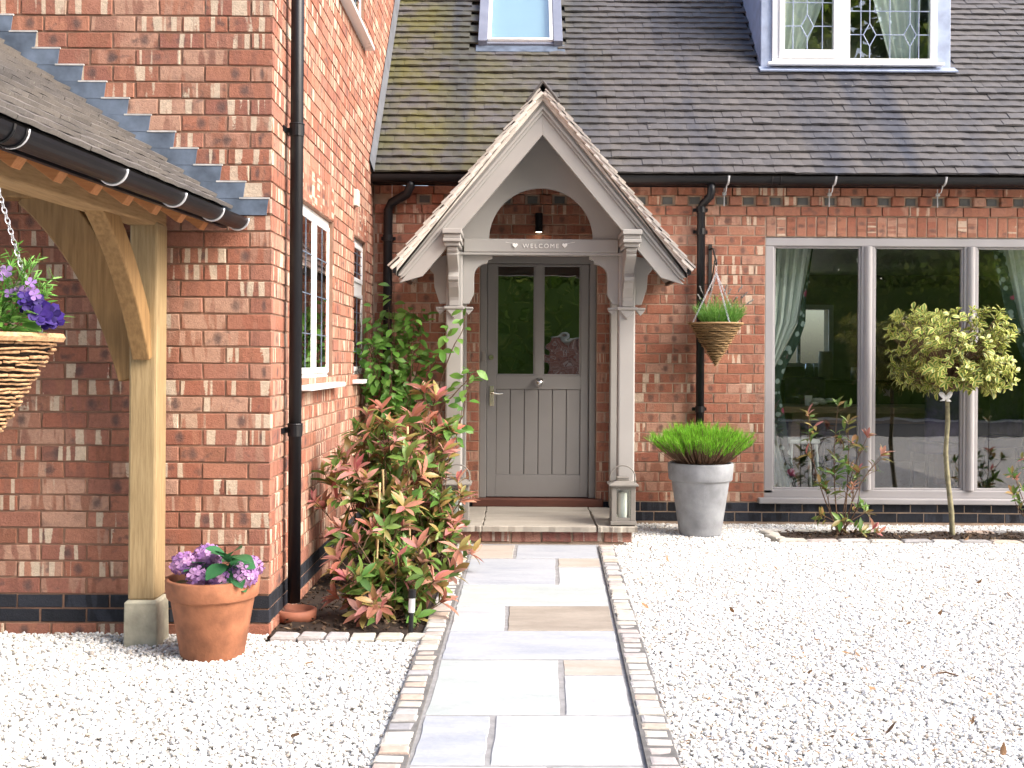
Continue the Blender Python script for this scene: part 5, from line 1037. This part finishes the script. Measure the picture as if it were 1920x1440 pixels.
uvmesh('shoots', vs, fs, M_['grass_l'], gr)
tcx = P(399, 1170, 5.06).x; tc = Vector((tcx, 5.06, 0)); tpot = thing('terracotta_pot', 'terracotta flower pot on the gravel between oak post and brick corner', 'pot', tc)
b = MB(); b.lathe([(.01, .0), (.135, -.01), (.142, .0), (.187, .262), (.19, .27)], tc, 48); b.build('body', M_['terracotta'], tpot, smooth=True)
b = MB(); b.lathe([(.18, .262), (.200, .266), (.204, .272), (.211, .345), (.207, .353), (.197, .355), (.190, .35), (.186, .30), (.18, .262)], tc, 48); b.build('rim', M_['terracotta'], tpot, smooth=True)
b = MB(); b.lathe([(.187, .30), (.1, .312), (.001, .315)], tc, 24); b.build('soil', M_['soil'], tpot, smooth=True)
hy = thing('hydrangea', 'hydrangea with round lilac pink flower heads in the terracotta pot', 'plant', tc + Vector((0, 0, .31))); PT4 = [petal_piece('floret', M_['hyd_petal'], .024) for _ in range(4)]; st = MB(); li = []
HL_ = [leaf_piece('leaf', M_['hyd_leaf'], .12, .085, .15, .3, 5), leaf_piece('leaf', M_['hyd_leaf'], .11, .075, .25, .15, 5)]
for (u_, v_, Y_, r_) in ((347, 1058, 5.02, .066), (388, 1046, 5.06, .072), (374, 1083, 4.95, .058), (411, 1084, 4.94, .054), (456, 1079, 4.97, .066), (469, 1063, 5.05, .058)):
    r_ *= .86
    cc_ = P(u_, v_, Y_); st.tube([tc + Vector((0, 0, .31)), tc.lerp(cc_, .6) + Vector((0, 0, .2)), cc_], .004, 5); fl = []
    fh = MB(); fh.ball(cc_, r_ * .72, (1, 1, .9)); hd = fh.build('flower_head', M_['hyd_petal'], hy, smooth=True)
    nn_ = int(40 * (r_ / .06) ** 2)
    for i in range(nn_):
        ph = i * 2.399963; zz = 1 - 1.75 * (i + .5) / nn_; rr = math.sqrt(max(0, 1 - zz * zz)); d = Vector((rr * math.cos(ph), rr * math.sin(ph), zz)); p = cc_ + Vector((d.x, d.y, d.z * .88)) * r_ * U(.92, 1.06); z_ = (d + rv3(.3)).normalized(); x_ = z_.orthogonal().normalized(); Mx = Matrix((x_, z_.cross(x_), z_)).transposed().to_4x4() @ Matrix.Rotation(U(0, 6), 4, 'Z') @ Matrix.Scale(U(.8, 1.1), 4); Mx.translation = p; fl.append((Mx, i % 4, weight(p)))
    scatter(hd, 'floret', 'florets', fl, PT4, 0)
for (u_, v_, Y_, dx, dz, s_) in ((428, 1046, 4.96, .35, .55, 1.1), (426, 1044, 4.96, -.6, .5, 1.0), (432, 1044, 4.94, .75, .2, 1.15), (424, 1058, 4.93, -.3, -.1, 1.0), (430, 1048, 5.03, -.6, .45, .9), (432, 1050, 5.0, .9, .05, 1.1), (428, 1055, 5.0, -.15, .75, .9), (425, 1062, 4.98, .1, -.3, 1.05), (432, 1052, 5.05, .5, .6, .9), (440, 1070, 4.95, .4, -.5, .9), (395, 1100, 5.0, -.5, .1, .8), (360, 1092, 5.05, -.7, .25, .7), (420, 1100, 5.0, .2, .1, .8), (440, 1098, 5.0, .5, .1, .8)):
    p = P(u_, v_, Y_); li.append((aim(p, Vector((dx, -.55, dz)), Vector((0, -.3, 1)), s_, U(-.3, .3)), random.randrange(2), weight(p)))
for k in range(26): a = U(0, 6.28); p = tc + Vector((math.cos(a) * .07, math.sin(a) * .04, U(.37, .42))); li.append((aim(p, Vector((math.cos(a), math.sin(a), U(.1, .5))), Vector((0, 0, 1)), U(.7, .95)), k % 2, weight(p)))
st.build('stem', M_['hyd_leaf'], hy); scatter(hy, 'leaf', 'foliage', li, HL_, 60)
# ================================================================== HANGING BASKETS
def chain(b, p0, p1, r=.0028, ln=.022):
    p0, p1 = Vector(p0), Vector(p1); d = p1 - p0; n_ = max(2, int(d.length / (ln * .72))); d.normalize(); s0 = d.orthogonal().normalized(); s1 = d.cross(s0)
    for i in range(n_):
        c = p0.lerp(p1, (i + .5) / n_); s_ = s0 if i % 2 else s1; pts = [c + d * ln / 2 * math.cos(a) + s_ * ln * .28 * math.sin(a) for a in np.linspace(0, 6.2832, 9)]; b.tube(pts, r * .55, 4, False)
def basket(name, label, c, R_, H_, rows, m, rough, hook, chains=4, group=None, r0=None):
    t = thing(name, label, 'hanging basket', c + Vector((0, 0, -H_)), group); b = MB()
    b.lathe([(.004, -H_ + .01), (R_ * .93, -.01)], c, 24); b.build('liner', M_['soil'], t, smooth=True); b = MB()
    for i in range(rows):
        f = (i + .5) / rows; z = -H_ * (1 - f); rr = R_ * f + .004; th = H_ / rows * .62; a = U(0, 6.28); end = a + 6.283
        while a < end - .05:
            span = min(U(.8, 2.6) if rough else 6.283, end - a); n_ = max(4, int(span * rr / .02) + 3); tilt = U(-1, 1) * th * (1.3 if rough else .5)
            pts = [c + Vector(((rr + th * .5 * math.sin(7 * q + i * 2.1) * (1.2 if rough else .8)) * math.cos(q), (rr + th * .5 * math.sin(7 * q + i * 2.1)) * math.sin(q), z + tilt * (j / n_ - .5) + U(-.0015, .0015))) for j, q in enumerate(np.linspace(a, a + span, n_ + 1))]; b.tube(pts, [th * (.5 + U(-.12, .2))] * len(pts), 5); a += span + (.02 if rough else 0)
    b.build('weave', m, t, smooth=True); b = MB(); b.ring(c, R_ + .004, .009 if not rough else .013, 'z', 40, 6)
    for k in range(46 if rough else 12): a = U(0, 6.28); p = c + Vector(((R_ + .005) * math.cos(a), (R_ + .005) * math.sin(a), U(-.008, .012))); b.tube([p, p + Vector((-math.sin(a), math.cos(a), 0)) * U(.03, .08) + rv3(.012)], .0022, 4)
    b.build('rim', m, t); b = MB()
    for k in range(chains): a = 6.283 * k / chains + (r0 if r0 is not None else -.9); chain(b, c + Vector((R_ * math.cos(a), R_ * math.sin(a), .0)), hook, .0028 if rough else .0036)
    b.build('chain', M_['galv'], t); return t
rc = P(1342, 607, 8.99); hk = P(1343, 512, 8.99)
basket('hanging_basket', 'brown woven cone basket hanging from iron bracket on the wall', rc, .212, .345, 26, M_['wick1'], False, hk, 4, r0=.35)
br_ = thing('basket_bracket', 'black iron bracket on brick wall holding the woven cone basket', 'bracket', (P(1332, 500, 9.2).x, 9.2, hk.z - .1)); bx_ = P(1332, 500, 9.22).x; zt_b, zb_b = P(1332, 458, 9.23).z, P(1332, 546, 9.23).z
b = MB(); b.box(bx_ - .014, bx_ + .014, 9.226, 9.238, zb_b, zt_b); b.build('wall_plate', M_['iron'], br_); hx = P(1343, 500, 8.99).x; zh = P(1343, 492, 9.0).z
b = MB(); b.tube([(bx_, 9.23, zt_b - .04), (bx_ + .006, 9.14, zt_b - .045), (hx, 9.02, zh + .03), (hx, 8.985, zh + .012), (hx, 8.975, zh - .01), (hx, 8.99, zh - .02), (hx, 9.0, zh - .008)], .008, 8); b.tube([(bx_, 9.23, zb_b + .05), (bx_ + .006, 9.13, zb_b + .14), (hx, 9.06, zh + .02)], .006, 6); b.build('arm', M_['iron'], br_, smooth=True)
b = MB(); chain(b, hk + Vector((0, 0, -.005)), Vector((hx, 8.985, zh - .012)), .004, .028); b.build('chain', M_['galv'], br_)
gl_ = thing('lavender_plant', 'fine green lavender tuft spilling over the woven cone basket', 'plant', rc); vs, fs = [], []; st = MB()
for k in range(560):
    a = U(0, 6.28); r_ = math.sqrt(U(0, 1)); tilt = r_ * .62; d = Vector((math.cos(a) * math.sin(tilt) + .08, math.sin(a) * math.sin(tilt), math.cos(tilt))); p = rc + Vector((math.cos(a) * r_ * .12 + .02, math.sin(a) * r_ * .12, -.02)); L = U(.15, .27) * (1.05 - .3 * r_); blades(vs, fs, p, d, L, .006, 3, .2)
    for j in range(3): q = p + d * L * U(.4, .95); blades(vs, fs, q, (d + rv3(.6)).normalized(), U(.03, .06), .004, 2, .1)
uvmesh('shoots', vs, fs, M_['basket_leaf'], gl_)
for (du, dv) in ((-30, -60), (-34, -45), (28, -55), (40, -40), (58, -48), (70, -35), (20, -62), (50, -62)):
    p1 = P(1342 + du, 607 + dv - 10, 8.95 + U(-.05, .05)); st.tube([rc, rc.lerp(p1, .5) + rv3(.01), p1], [.0022, .0018, .0012], 4); 
    for j in range(7): st.ball(rc.lerp(p1, 1 - .025 * j) + rv3(.003), .0055, (1, 1, 1.4), 5, 4)
st.build('flower_stem', plain('lavender_stem', (.17, .17, .16), .8, .3, 30), gl_)
lc = P(-46, 632, 3.02); lh = lc + Vector((-.01, .0, .40)); lh = Vector((lc.x - .02, lc.y + .05, 1.99))
basket('hanging_basket', 'straw coloured wicker cone basket of pansies hanging under carport eaves', lc, .212, .36, 30, M_['wick2'], True, lh, 3, r0=-.25)
b = MB(); b.tube([(lh.x, lh.y, lh.z + .03), (lh.x, lh.y, lh.z - .005), (lh.x + .012, lh.y, lh.z - .018), (lh.x + .02, lh.y, lh.z - .005)], .003, 6); b.build('hook', M_['iron'], bpy.data.objects['hanging_basket.001'])
BL = [leaf_piece('leaf', M_['basket_leaf'], .06, .034, .2, .3), leaf_piece('leaf', M_['basket_leaf'], .055, .028, .3, .2), leaf_piece('leaf', M_['basket_leaf'], .034, .006, .1, .1, 3)]
ps = thing('pansy_plant', 'purple and lilac pansies with leafy sprigs in the straw coloured basket', 'plant', lc); it = []; st = MB()
for k in range(150):
    a = U(-1.6, 1.9) if k % 2 else U(0, 6.28); r_ = U(.05, .2); p = lc + Vector((math.cos(a) * r_, math.sin(a) * r_, U(.0, .06 + .14 * (1 - r_ / .2)))); d = Vector((math.cos(a), math.sin(a), U(-.2, .7))); it.append((aim(p, d, Vector((0, -.2, 1)), U(.6, 1.2), U(-.5, .5)), k % 2, weight(p)))
for (u_, v_) in ((35, 455), (28, 470), (75, 475), (60, 480), (95, 545), (85, 540), (100, 520), (12, 520), (20, 500), (50, 490), (0, 480), (90, 550), (70, 520)):
    p1 = P(u_, v_, 3.0 + U(-.05, .05)); p0 = lc + Vector((U(.0, .12), U(-.08, .05), .02)); pts = stem_pts(p0, p1, .015); st.tube(pts, .0015, 4)
    for i in range(42):
        p, d = at_t(pts, U(.2, 1)); q = d.orthogonal().normalized(); q.rotate(Matrix.Rotation(U(0, 6.28), 3, d)); it.append((aim(p, d * .7 + q, d, U(.6, 1.1)), 2, weight(p) * .3))
st.build('stem', M_['basket_leaf'], ps); scatter(ps, 'leaf', 'foliage', it, BL, 200)
PAN = [petal_piece('petal', M_['pansy'], .026), petal_piece('petal', M_['lilac'], .015)]; it = []
def flower(p, nrm_, k, s):
    for j in range(2 if k == 0 else 1):
        z_ = (nrm_ + rv3(.2)).normalized(); x_ = z_.orthogonal().normalized(); Mx = Matrix((x_, z_.cross(x_), z_)).transposed().to_4x4() @ Matrix.Rotation(U(0, 6), 4, 'Z') @ Matrix.Scale(s * (1 - .25 * j), 4); Mx.translation = p + z_ * .004 * j; it.append((Mx, k, weight(p)))
for (u_, v_, k, s) in ((80, 585, 0, 1.2), (98, 590, 0, 1.2), (88, 598, 0, 1.1), (103, 600, 0, 1.0), (74, 592, 0, 1.1), (92, 605, 0, 1.0), (48, 560, 0, .9), (55, 572, 0, .9), (72, 565, 0, .8), (52, 580, 0, .8), (12, 508, 1, 1.2), (38, 545, 1, 1.1), (45, 548, 1, 1.2), (50, 553, 1, 1), (58, 530, 1, 1), (18, 550, 1, 1), (66, 553, 1, 1.1), (5, 515, 1, 1.2), (62, 545, 1, 1)):
    p = P(u_, v_, 2.95 + U(-.03, .03)); flower(p, Vector((.35, -1, .3)), k, s)
scatter(ps, 'petal', 'petals', it, PAN, 100)
# ================================================================== DINING ROOM THINGS
def curtain(label, x_at, m, lining):
    z1, z0 = 2.36, .14; nz, nx_ = 40, 70; t = None; b = MB(); vs = []; e = MB(); ev = []
    for j in range(nz + 1):
        z = z0 + (z1 - z0) * j / nz; xa, xb = x_at(z)
        for i in range(nx_ + 1): f = i / nx_; vs.append((xa + (xb - xa) * f, YM + .34 + .03 * math.sin(f * 34 + .6 * math.sin(z * 3)) + .012 * math.sin(f * 71 + z), z))
        w_ = lining(z); s_ = 1 if xb > xa else -1
        for i in range(5): ev.append((xb + s_ * w_ * i / 4, YM + .335 + .012 * math.sin(i * 1.4 + z * 2) - .01, z))
    b.add(vs, [(j * (nx_ + 1) + i, j * (nx_ + 1) + i + 1, (j + 1) * (nx_ + 1) + i + 1, (j + 1) * (nx_ + 1) + i) for j in range(nz) for i in range(nx_)]); e.add(ev, [(j * 5 + i, j * 5 + i + 1, j * 5 + 5 + i + 1, j * 5 + 5 + i) for j in range(nz) for i in range(4)])
    t = thing('curtain', label, 'curtain', ((x_at(z0)[0] + x_at(z0)[1]) / 2, YM + .34, z0), 'dining window curtains'); b.build('drape', m, t, smooth=True); e.build('border', M_['floral'], t, smooth=True)
M_['drape'] = plain('pale_curtain', (.86, .90, .86), .85, .06, 5, bump=0)
tf_ = NT('floral_fabric'); pos = tf_.n('NewGeometry').outputs['Position']; vo_ = tf_.n('TexVoronoi', {'Vector': pos, 'Scale': 13.0}); cfl = tf_.ramp(vo_.outputs['Distance'], [(.28, (.40, .47, .45)), (.36, (.025, .05, .045))]); cfl = tf_.mix(tf_.ramp(tf_.noise(pos, 6, 1), [(.66, (0, 0, 0)), (.69, (1, 1, 1))]), cfl, (.5, .05, .16)); M_['floral'] = tf_.fin(cfl, .8)
kz = [(.1, .30), (.6, .15), (1.12, .05), (1.3, .10), (1.7, .30), (2.4, .42)]
def lin(tab, z):
    for (a, p), (c, q) in zip(tab, tab[1:]):
        if z <= c: return p + (q - p) * max(0, (z - a)) / (c - a)
    return tab[-1][1]
curtain('pale mint curtain with floral border tied back beside grey planter end of window', lambda z: (2.11, 2.12 + lin(kz, z)), M_['drape'], lambda z: lin([(.1, .05), (.9, .10), (1.15, .09), (1.5, .10), (1.9, .03), (2.4, .01)], z))
curtain('pale mint curtain with floral border tied back behind the standard tree', lambda z: (4.64, 4.63 - lin([(.1, .3), (1.12, .06), (1.7, .3), (2.4, .46)], z)), M_['drape'], lambda z: lin([(.1, .06), (1.15, .09), (1.6, .10), (2.4, .10)], z))
tb_ = thing('dining_table', 'long wooden dining table seen through the window', 'table', (3.5, 11.0, .12)); b = MB(); b.box(2.55, 4.45, 10.6, 11.45, .87, .93); b.build('table_top', M_['table'], tb_, bevel=.006); b = MB(); b.box(2.65, 4.35, 10.68, 11.37, .77, .869); b.build('apron', M_['table'], tb_)
for x in (2.68, 4.32):
    for y in (10.72, 11.33): MB().box(x - .045, x + .045, y - .045, y + .045, .121, .769).build('leg', M_['table'], tb_)
def chair(x, y, rz, label):
    t = thing('dining_chair', label, 'chair', (x, y, .12), 'dining chairs'); Mz = Matrix.Translation((x, y, .12)) @ Matrix.Rotation(rz, 4, 'Z')
    b = MB(); b.box(-.23, .23, -.22, .22, .40, .50, Mz); b.build('seat', M_['velvet'], t, bevel=.02); b = MB(); b.box(-.22, .22, .17, .24, .505, 1.08, Mz); b.build('backrest', M_['velvet'], t, bevel=.03)
    for sx in (-1, 1):
        for sy in (-1, 1): b = MB(); b.tube([Mz @ Vector((sx * .19, sy * .18, .40)), Mz @ Vector((sx * .20, sy * (.21 if sy > 0 else .18), .0))], [.022, .014], 8); b.build('leg', M_['chairdark'], t)
chair(4.74, 11.15, R(-75), 'dark purple upholstered chair at the end of the dining table'); chair(3.95, 10.35, R(180), 'dark purple upholstered chair facing away beside the dining table'); chair(3.1, 11.75, R(0), 'dark purple upholstered chair tucked behind the dining table')
sx0 = P(1500, 815, 10.15).x; stl = thing('bar_stool', 'white topped stool behind the dining window by the curtain', 'stool', (sx0, 10.15, .12)); b = MB(); b.box(sx0 - .14, sx0 + .14, 9.98, 10.3, .62, .66); b.build('seat', M_['white'], stl, bevel=.01)
for ax in (-1, 1):
    for ay in (-1, 1): b = MB(); b.tube([(sx0 + ax * .11, 10.14 + ay * .12, .62), (sx0 + ax * .14, 10.14 + ay * .15, .121)], .016, 8); b.build('leg', M_['white'], stl)
sbx = thing('sideboard', 'dark sideboard standing under the rear window of dining room', 'sideboard', (3.9, 14.15, .12)); b = MB(); b.box(2.9, 5.3, 13.95, 14.4, .12, 1.1); b.build('cabinet', M_['chairdark'], sbx, bevel=.01); b = MB(); b.box(2.87, 5.33, 13.92, 14.42, 1.101, 1.14); b.build('top', M_['chairdark'], sbx, bevel=.004)
for u_, r_, h_, m, s_, n_ in ((1518, .06, .2, 'glass', 'clear glass jar standing on the dark sideboard', 'glass_jar'), (1548, .09, .36, 'cream', 'tall cream vase standing on the dark sideboard', 'vase'), (1602, .045, .16, 'white', 'small white mug standing on the dark sideboard', 'mug')):
    p = P(u_, 700, 14.1); b = MB(); b.lathe([(.002, 0), (r_, 0), (r_ * 1.05, h_ * .5), (r_ * .9, h_), (r_ * .82, h_), (r_ * .9, h_ * .5), (r_ * .8, .02), (.002, .02)], (p.x, 14.1, 1.141), 20); tag(b.build(n_, M_[m], smooth=True), s_, n_.split('_')[-1])
p = P(1545, 750, 10.95); nk = thing('napkin_pile', 'cream napkins and a white card lying on the dining table', 'napkins', (p.x, 10.95, .93)); b = MB()
for k in range(6): b.ball((p.x + U(-.12, .12), 10.95 + U(-.06, .06), .955 + U(0, .03)), .05, (1, .8, .5), 8, 5)
b.build('cloth', M_['candle'], nk, smooth=True); MB().box(p.x - .2, p.x - .13, 10.9, 10.91, .931, 1.03).build('card', M_['white'], nk)
# dormer curtains
def dcurtain(x0, x1, xb0, xb1, label):
    b = MB(); vs = []
    for j in range(13):
        f = j / 12; z = dz0 + .05 + (dzt - .1 - dz0) * f; a, c = xb0 + (x0 - xb0) * f, xb1 + (x1 - xb1) * f
        for i in range(41): g_ = i / 40; vs.append((a + (c - a) * g_, dy + .16 + .02 * math.sin(g_ * 30 + z), z))
    b.add(vs, [(j * 41 + i, j * 41 + i + 1, j * 41 + 42 + i, j * 41 + 41 + i) for j in range(12) for i in range(40)]); tag(b.build('curtain', M_['drape'], smooth=True), label, 'curtain', 'dormer curtains')
dcurtain(dl + .05, dl + .75, dl + .06, dl + .28, 'pale curtain drawn back over the opening casement of the dormer'); dcurtain(xm + .15, dr - .05, xm + .50, dr - .12, 'pale curtain drawn back over the wider fixed pane of the dormer')
# ================================================================== FALLEN LEAVES
DL = [leaf_piece('fallen_leaf', M_['dead'], .05, .025, .5, -.5), leaf_piece('fallen_leaf', M_['dead'], .04, .022, -.4, -.8), leaf_piece('fallen_leaf', M_['dead'], .06, .012, .6, -.3)]
for u_, v_ in [(1515, 1274), (1850, 1225), (1692, 1152), (1535, 1208), (1375, 1158), (1548, 1075), (1568, 1062), (1390, 1178), (1350, 1400), (1470, 1440), (1580, 1128), (1830, 1100), (1595, 1235), (1490, 1022), (1420, 1140), (1540, 1410), (1640, 1398), (1660, 1390), (1690, 1015), (1810, 1018), (1350, 1018), (1365, 1050), (1560, 1395), (1760, 1160), (1745, 1130), (1700, 1180), (1860, 1310), (1615, 1240), (1900, 1130), (1720, 1205), (1250, 1200), (1300, 1160), (1218, 1150), (1640, 1300), (1280, 1120), (1255, 1060), (1215, 1035), (378, 1235), (258, 1300), (570, 1255), (520, 1280), (545, 1395), (1460, 1075), (1680, 1080), (1765, 1090), (1430, 1230), (1660, 1440), (1820, 1370), (1880, 1430), (1200, 1092)]:
    p = G(u_, v_); o = bpy.data.objects.new('fallen_leaf', random.choice(DL).me); COL.objects.link(o); o.location = p + Vector((0, 0, .024)); o.rotation_euler = (U(-.4, .4), U(-.5, .5), U(0, 6.28)); sc_ = U(.6, 1.15); o.scale = (sc_,) * 3; tag(o, 'small dry brown leaf lying on the white gravel', 'leaf', 'fallen leaves on the gravel')
p0, p1 = G(1754, 1274), G(1797, 1278); b = MB(); b.tube([p0 + Vector((0, 0, .026)), p0.lerp(p1, .5) + Vector((0, .01, .032)), p1 + Vector((0, 0, .025))], [.003, .005, .003], 6); tag(b.build('twig', M_['twig']), 'dark broken twig lying on the white gravel', 'twig')
vs, fs, k = [], [], 0
for _ in range(900):
    u_, v_ = U(1170, 1920), 1015 + 425 * U(0, 1) ** 1.3
    if u_ < Rx(v_) + 45: continue
    p = G(u_, v_) + Vector((0, 0, .022 + U(0, .006))); a = U(0, 6.28); d = Vector((math.cos(a), math.sin(a), U(-.3, .5))) * U(.006, .017); s_ = Vector((-math.sin(a), math.cos(a), U(-.4, .4))) * U(.002, .005); n0 = len(vs); vs += [p - d, p + s_, p + d, p - s_]; fs.append((n0, n0 + 1, n0 + 2, n0 + 3))
me = mesh_uv('leaf_litter', np.array([tuple(v) for v in vs]), fs, [(U(0, 1), U(0, 1)) for f in fs for i in f], [M_['dead']]); o = place('leaf_litter', me); kind(o, 'stuff'); o['label'] = 'fine brown leaf litter scattered over the white gravel'; o['category'] = 'litter'
# ================================================================== TREES ACROSS THE DRIVE (seen in the window reflections)
TL = [leaf_piece('leaf', M_['tree_leaf'], .30, .2, .2, .4, 2), leaf_piece('leaf', M_['tree_leaf'], .28, .2, .3, .2, 2)]
def tree(x, y, h, r_, label):
    t = thing('tree', label, 'tree', (x, y, 0), 'trees across the drive'); b = MB(); b.tube([(x, y, -.1), (x + U(-.2, .2), y, h * .4), (x + U(-.4, .4), y, h * .75)], [.24, .17, .06], 10)
    it = []
    lum = [(Vector((U(-1, 1), U(-1, 1), U(-.9, 1))).normalized() * U(.3, .75), U(.28, .45)) for _ in range(40)]
    for lc_, lr in lum: b.tube([(x, y, h * .45), Vector((x, y, h * .55)) + Vector((lc_.x * r_, lc_.y * r_, lc_.z * h * .4))], [.07, .02], 6)
    for _ in range(13000):
        lc_, lr = random.choice(lum); q = lc_ + rv3().normalized() * lr * U(.6, 1.05); p = Vector((x + q.x * r_, y + q.y * r_, max(.2, h * .5 + q.z * h * .52))); it.append((aim(p, rv3() + Vector((0, 0, -.2)), rv3(), U(.7, 1.3) * (1.9 if h > 16 else 1)), random.randrange(2), 1))
    b.build('trunk', M_['twig'], t); scatter(t, 'leaf', 'crown', it, TL, 0)
for x, y, h, r_, s_ in ((-7.5, -12, 11, 3.2, 'green tree across the drive furthest from the dining window side'), (-2.5, -13, 13, 3.6, 'broad green tree across the drive opposite the gabled wing'), (2.2, -12.5, 12, 3.6, 'green tree across the drive opposite the front door'), (6.8, -13.5, 14, 3.8, 'tall green tree across the drive opposite the dining window'), (11.5, -12.5, 12.5, 3.6, 'green tree across the drive past the dining window')): tree(x, y, h, r_, s_)
hg = thing('filler_hedge', 'unseen tall green hedge beyond the road across the drive', 'filler_hedge', (1, -10, 0)); b = MB(); b.box(-14, 16, -10.4, -9.5, -.1, 3.3); b.build('inner_branches', M_['tree_leaf'], hg); it = []  # added out of view to close bright gaps under the reflected trees
for _ in range(11000): p = Vector((U(-14, 16), -9.45 + U(-.15, .35), U(0, 3.8))) if rnd() < .75 else Vector((U(-14, 16), U(-10.4, -9.4), 3.32 + U(-.1, .6))); it.append((aim(p, rv3() + Vector((0, .5, 0)), rv3(), U(.35, .7)), random.randrange(2), 1))
scatter(hg, 'leaf', 'foliage', it, TL, 0)
for x, y, h, r_, s_ in ((-9, -21, 19, 5.5, 'very tall tree standing behind the hedge beyond the gabled wing side'), (-.5, -22, 21, 6, 'very tall tree standing behind the hedge opposite the porch'), (8.5, -22, 22, 6, 'very tall tree standing behind the hedge opposite the dormer'), (17, -21, 19, 5.5, 'very tall tree standing behind the hedge past the dining window')): tree(x, y, h, r_, s_)
gw = thing('garden_wall', 'red brick garden wall with stone coping in front of the hedge', 'wall', (3.2, -8.8, 0)); b = MB(); b.box(.75, 5.6, -9.2, -8.906, -.1, 1.9); b.build('core', M_['mortar2'], gw)
rows = lay(.75, 5.6, 0, 1.88, .0817, phase=.8); scatter(gw, 'brick', 'brickwork', [(TRS((a, -8.9, z), (0, 0, math.pi), (L / .215, 1, .98)), random.randrange(7), 1) for a, z, L in rows], BR2, 0)
for k in range(8): MB().box(.72 + k * .61, .72 + k * .61 + .60, -9.25, -8.85, 1.9, 1.97).build('coping_stone', M_['stone'], gw, bevel=.01)
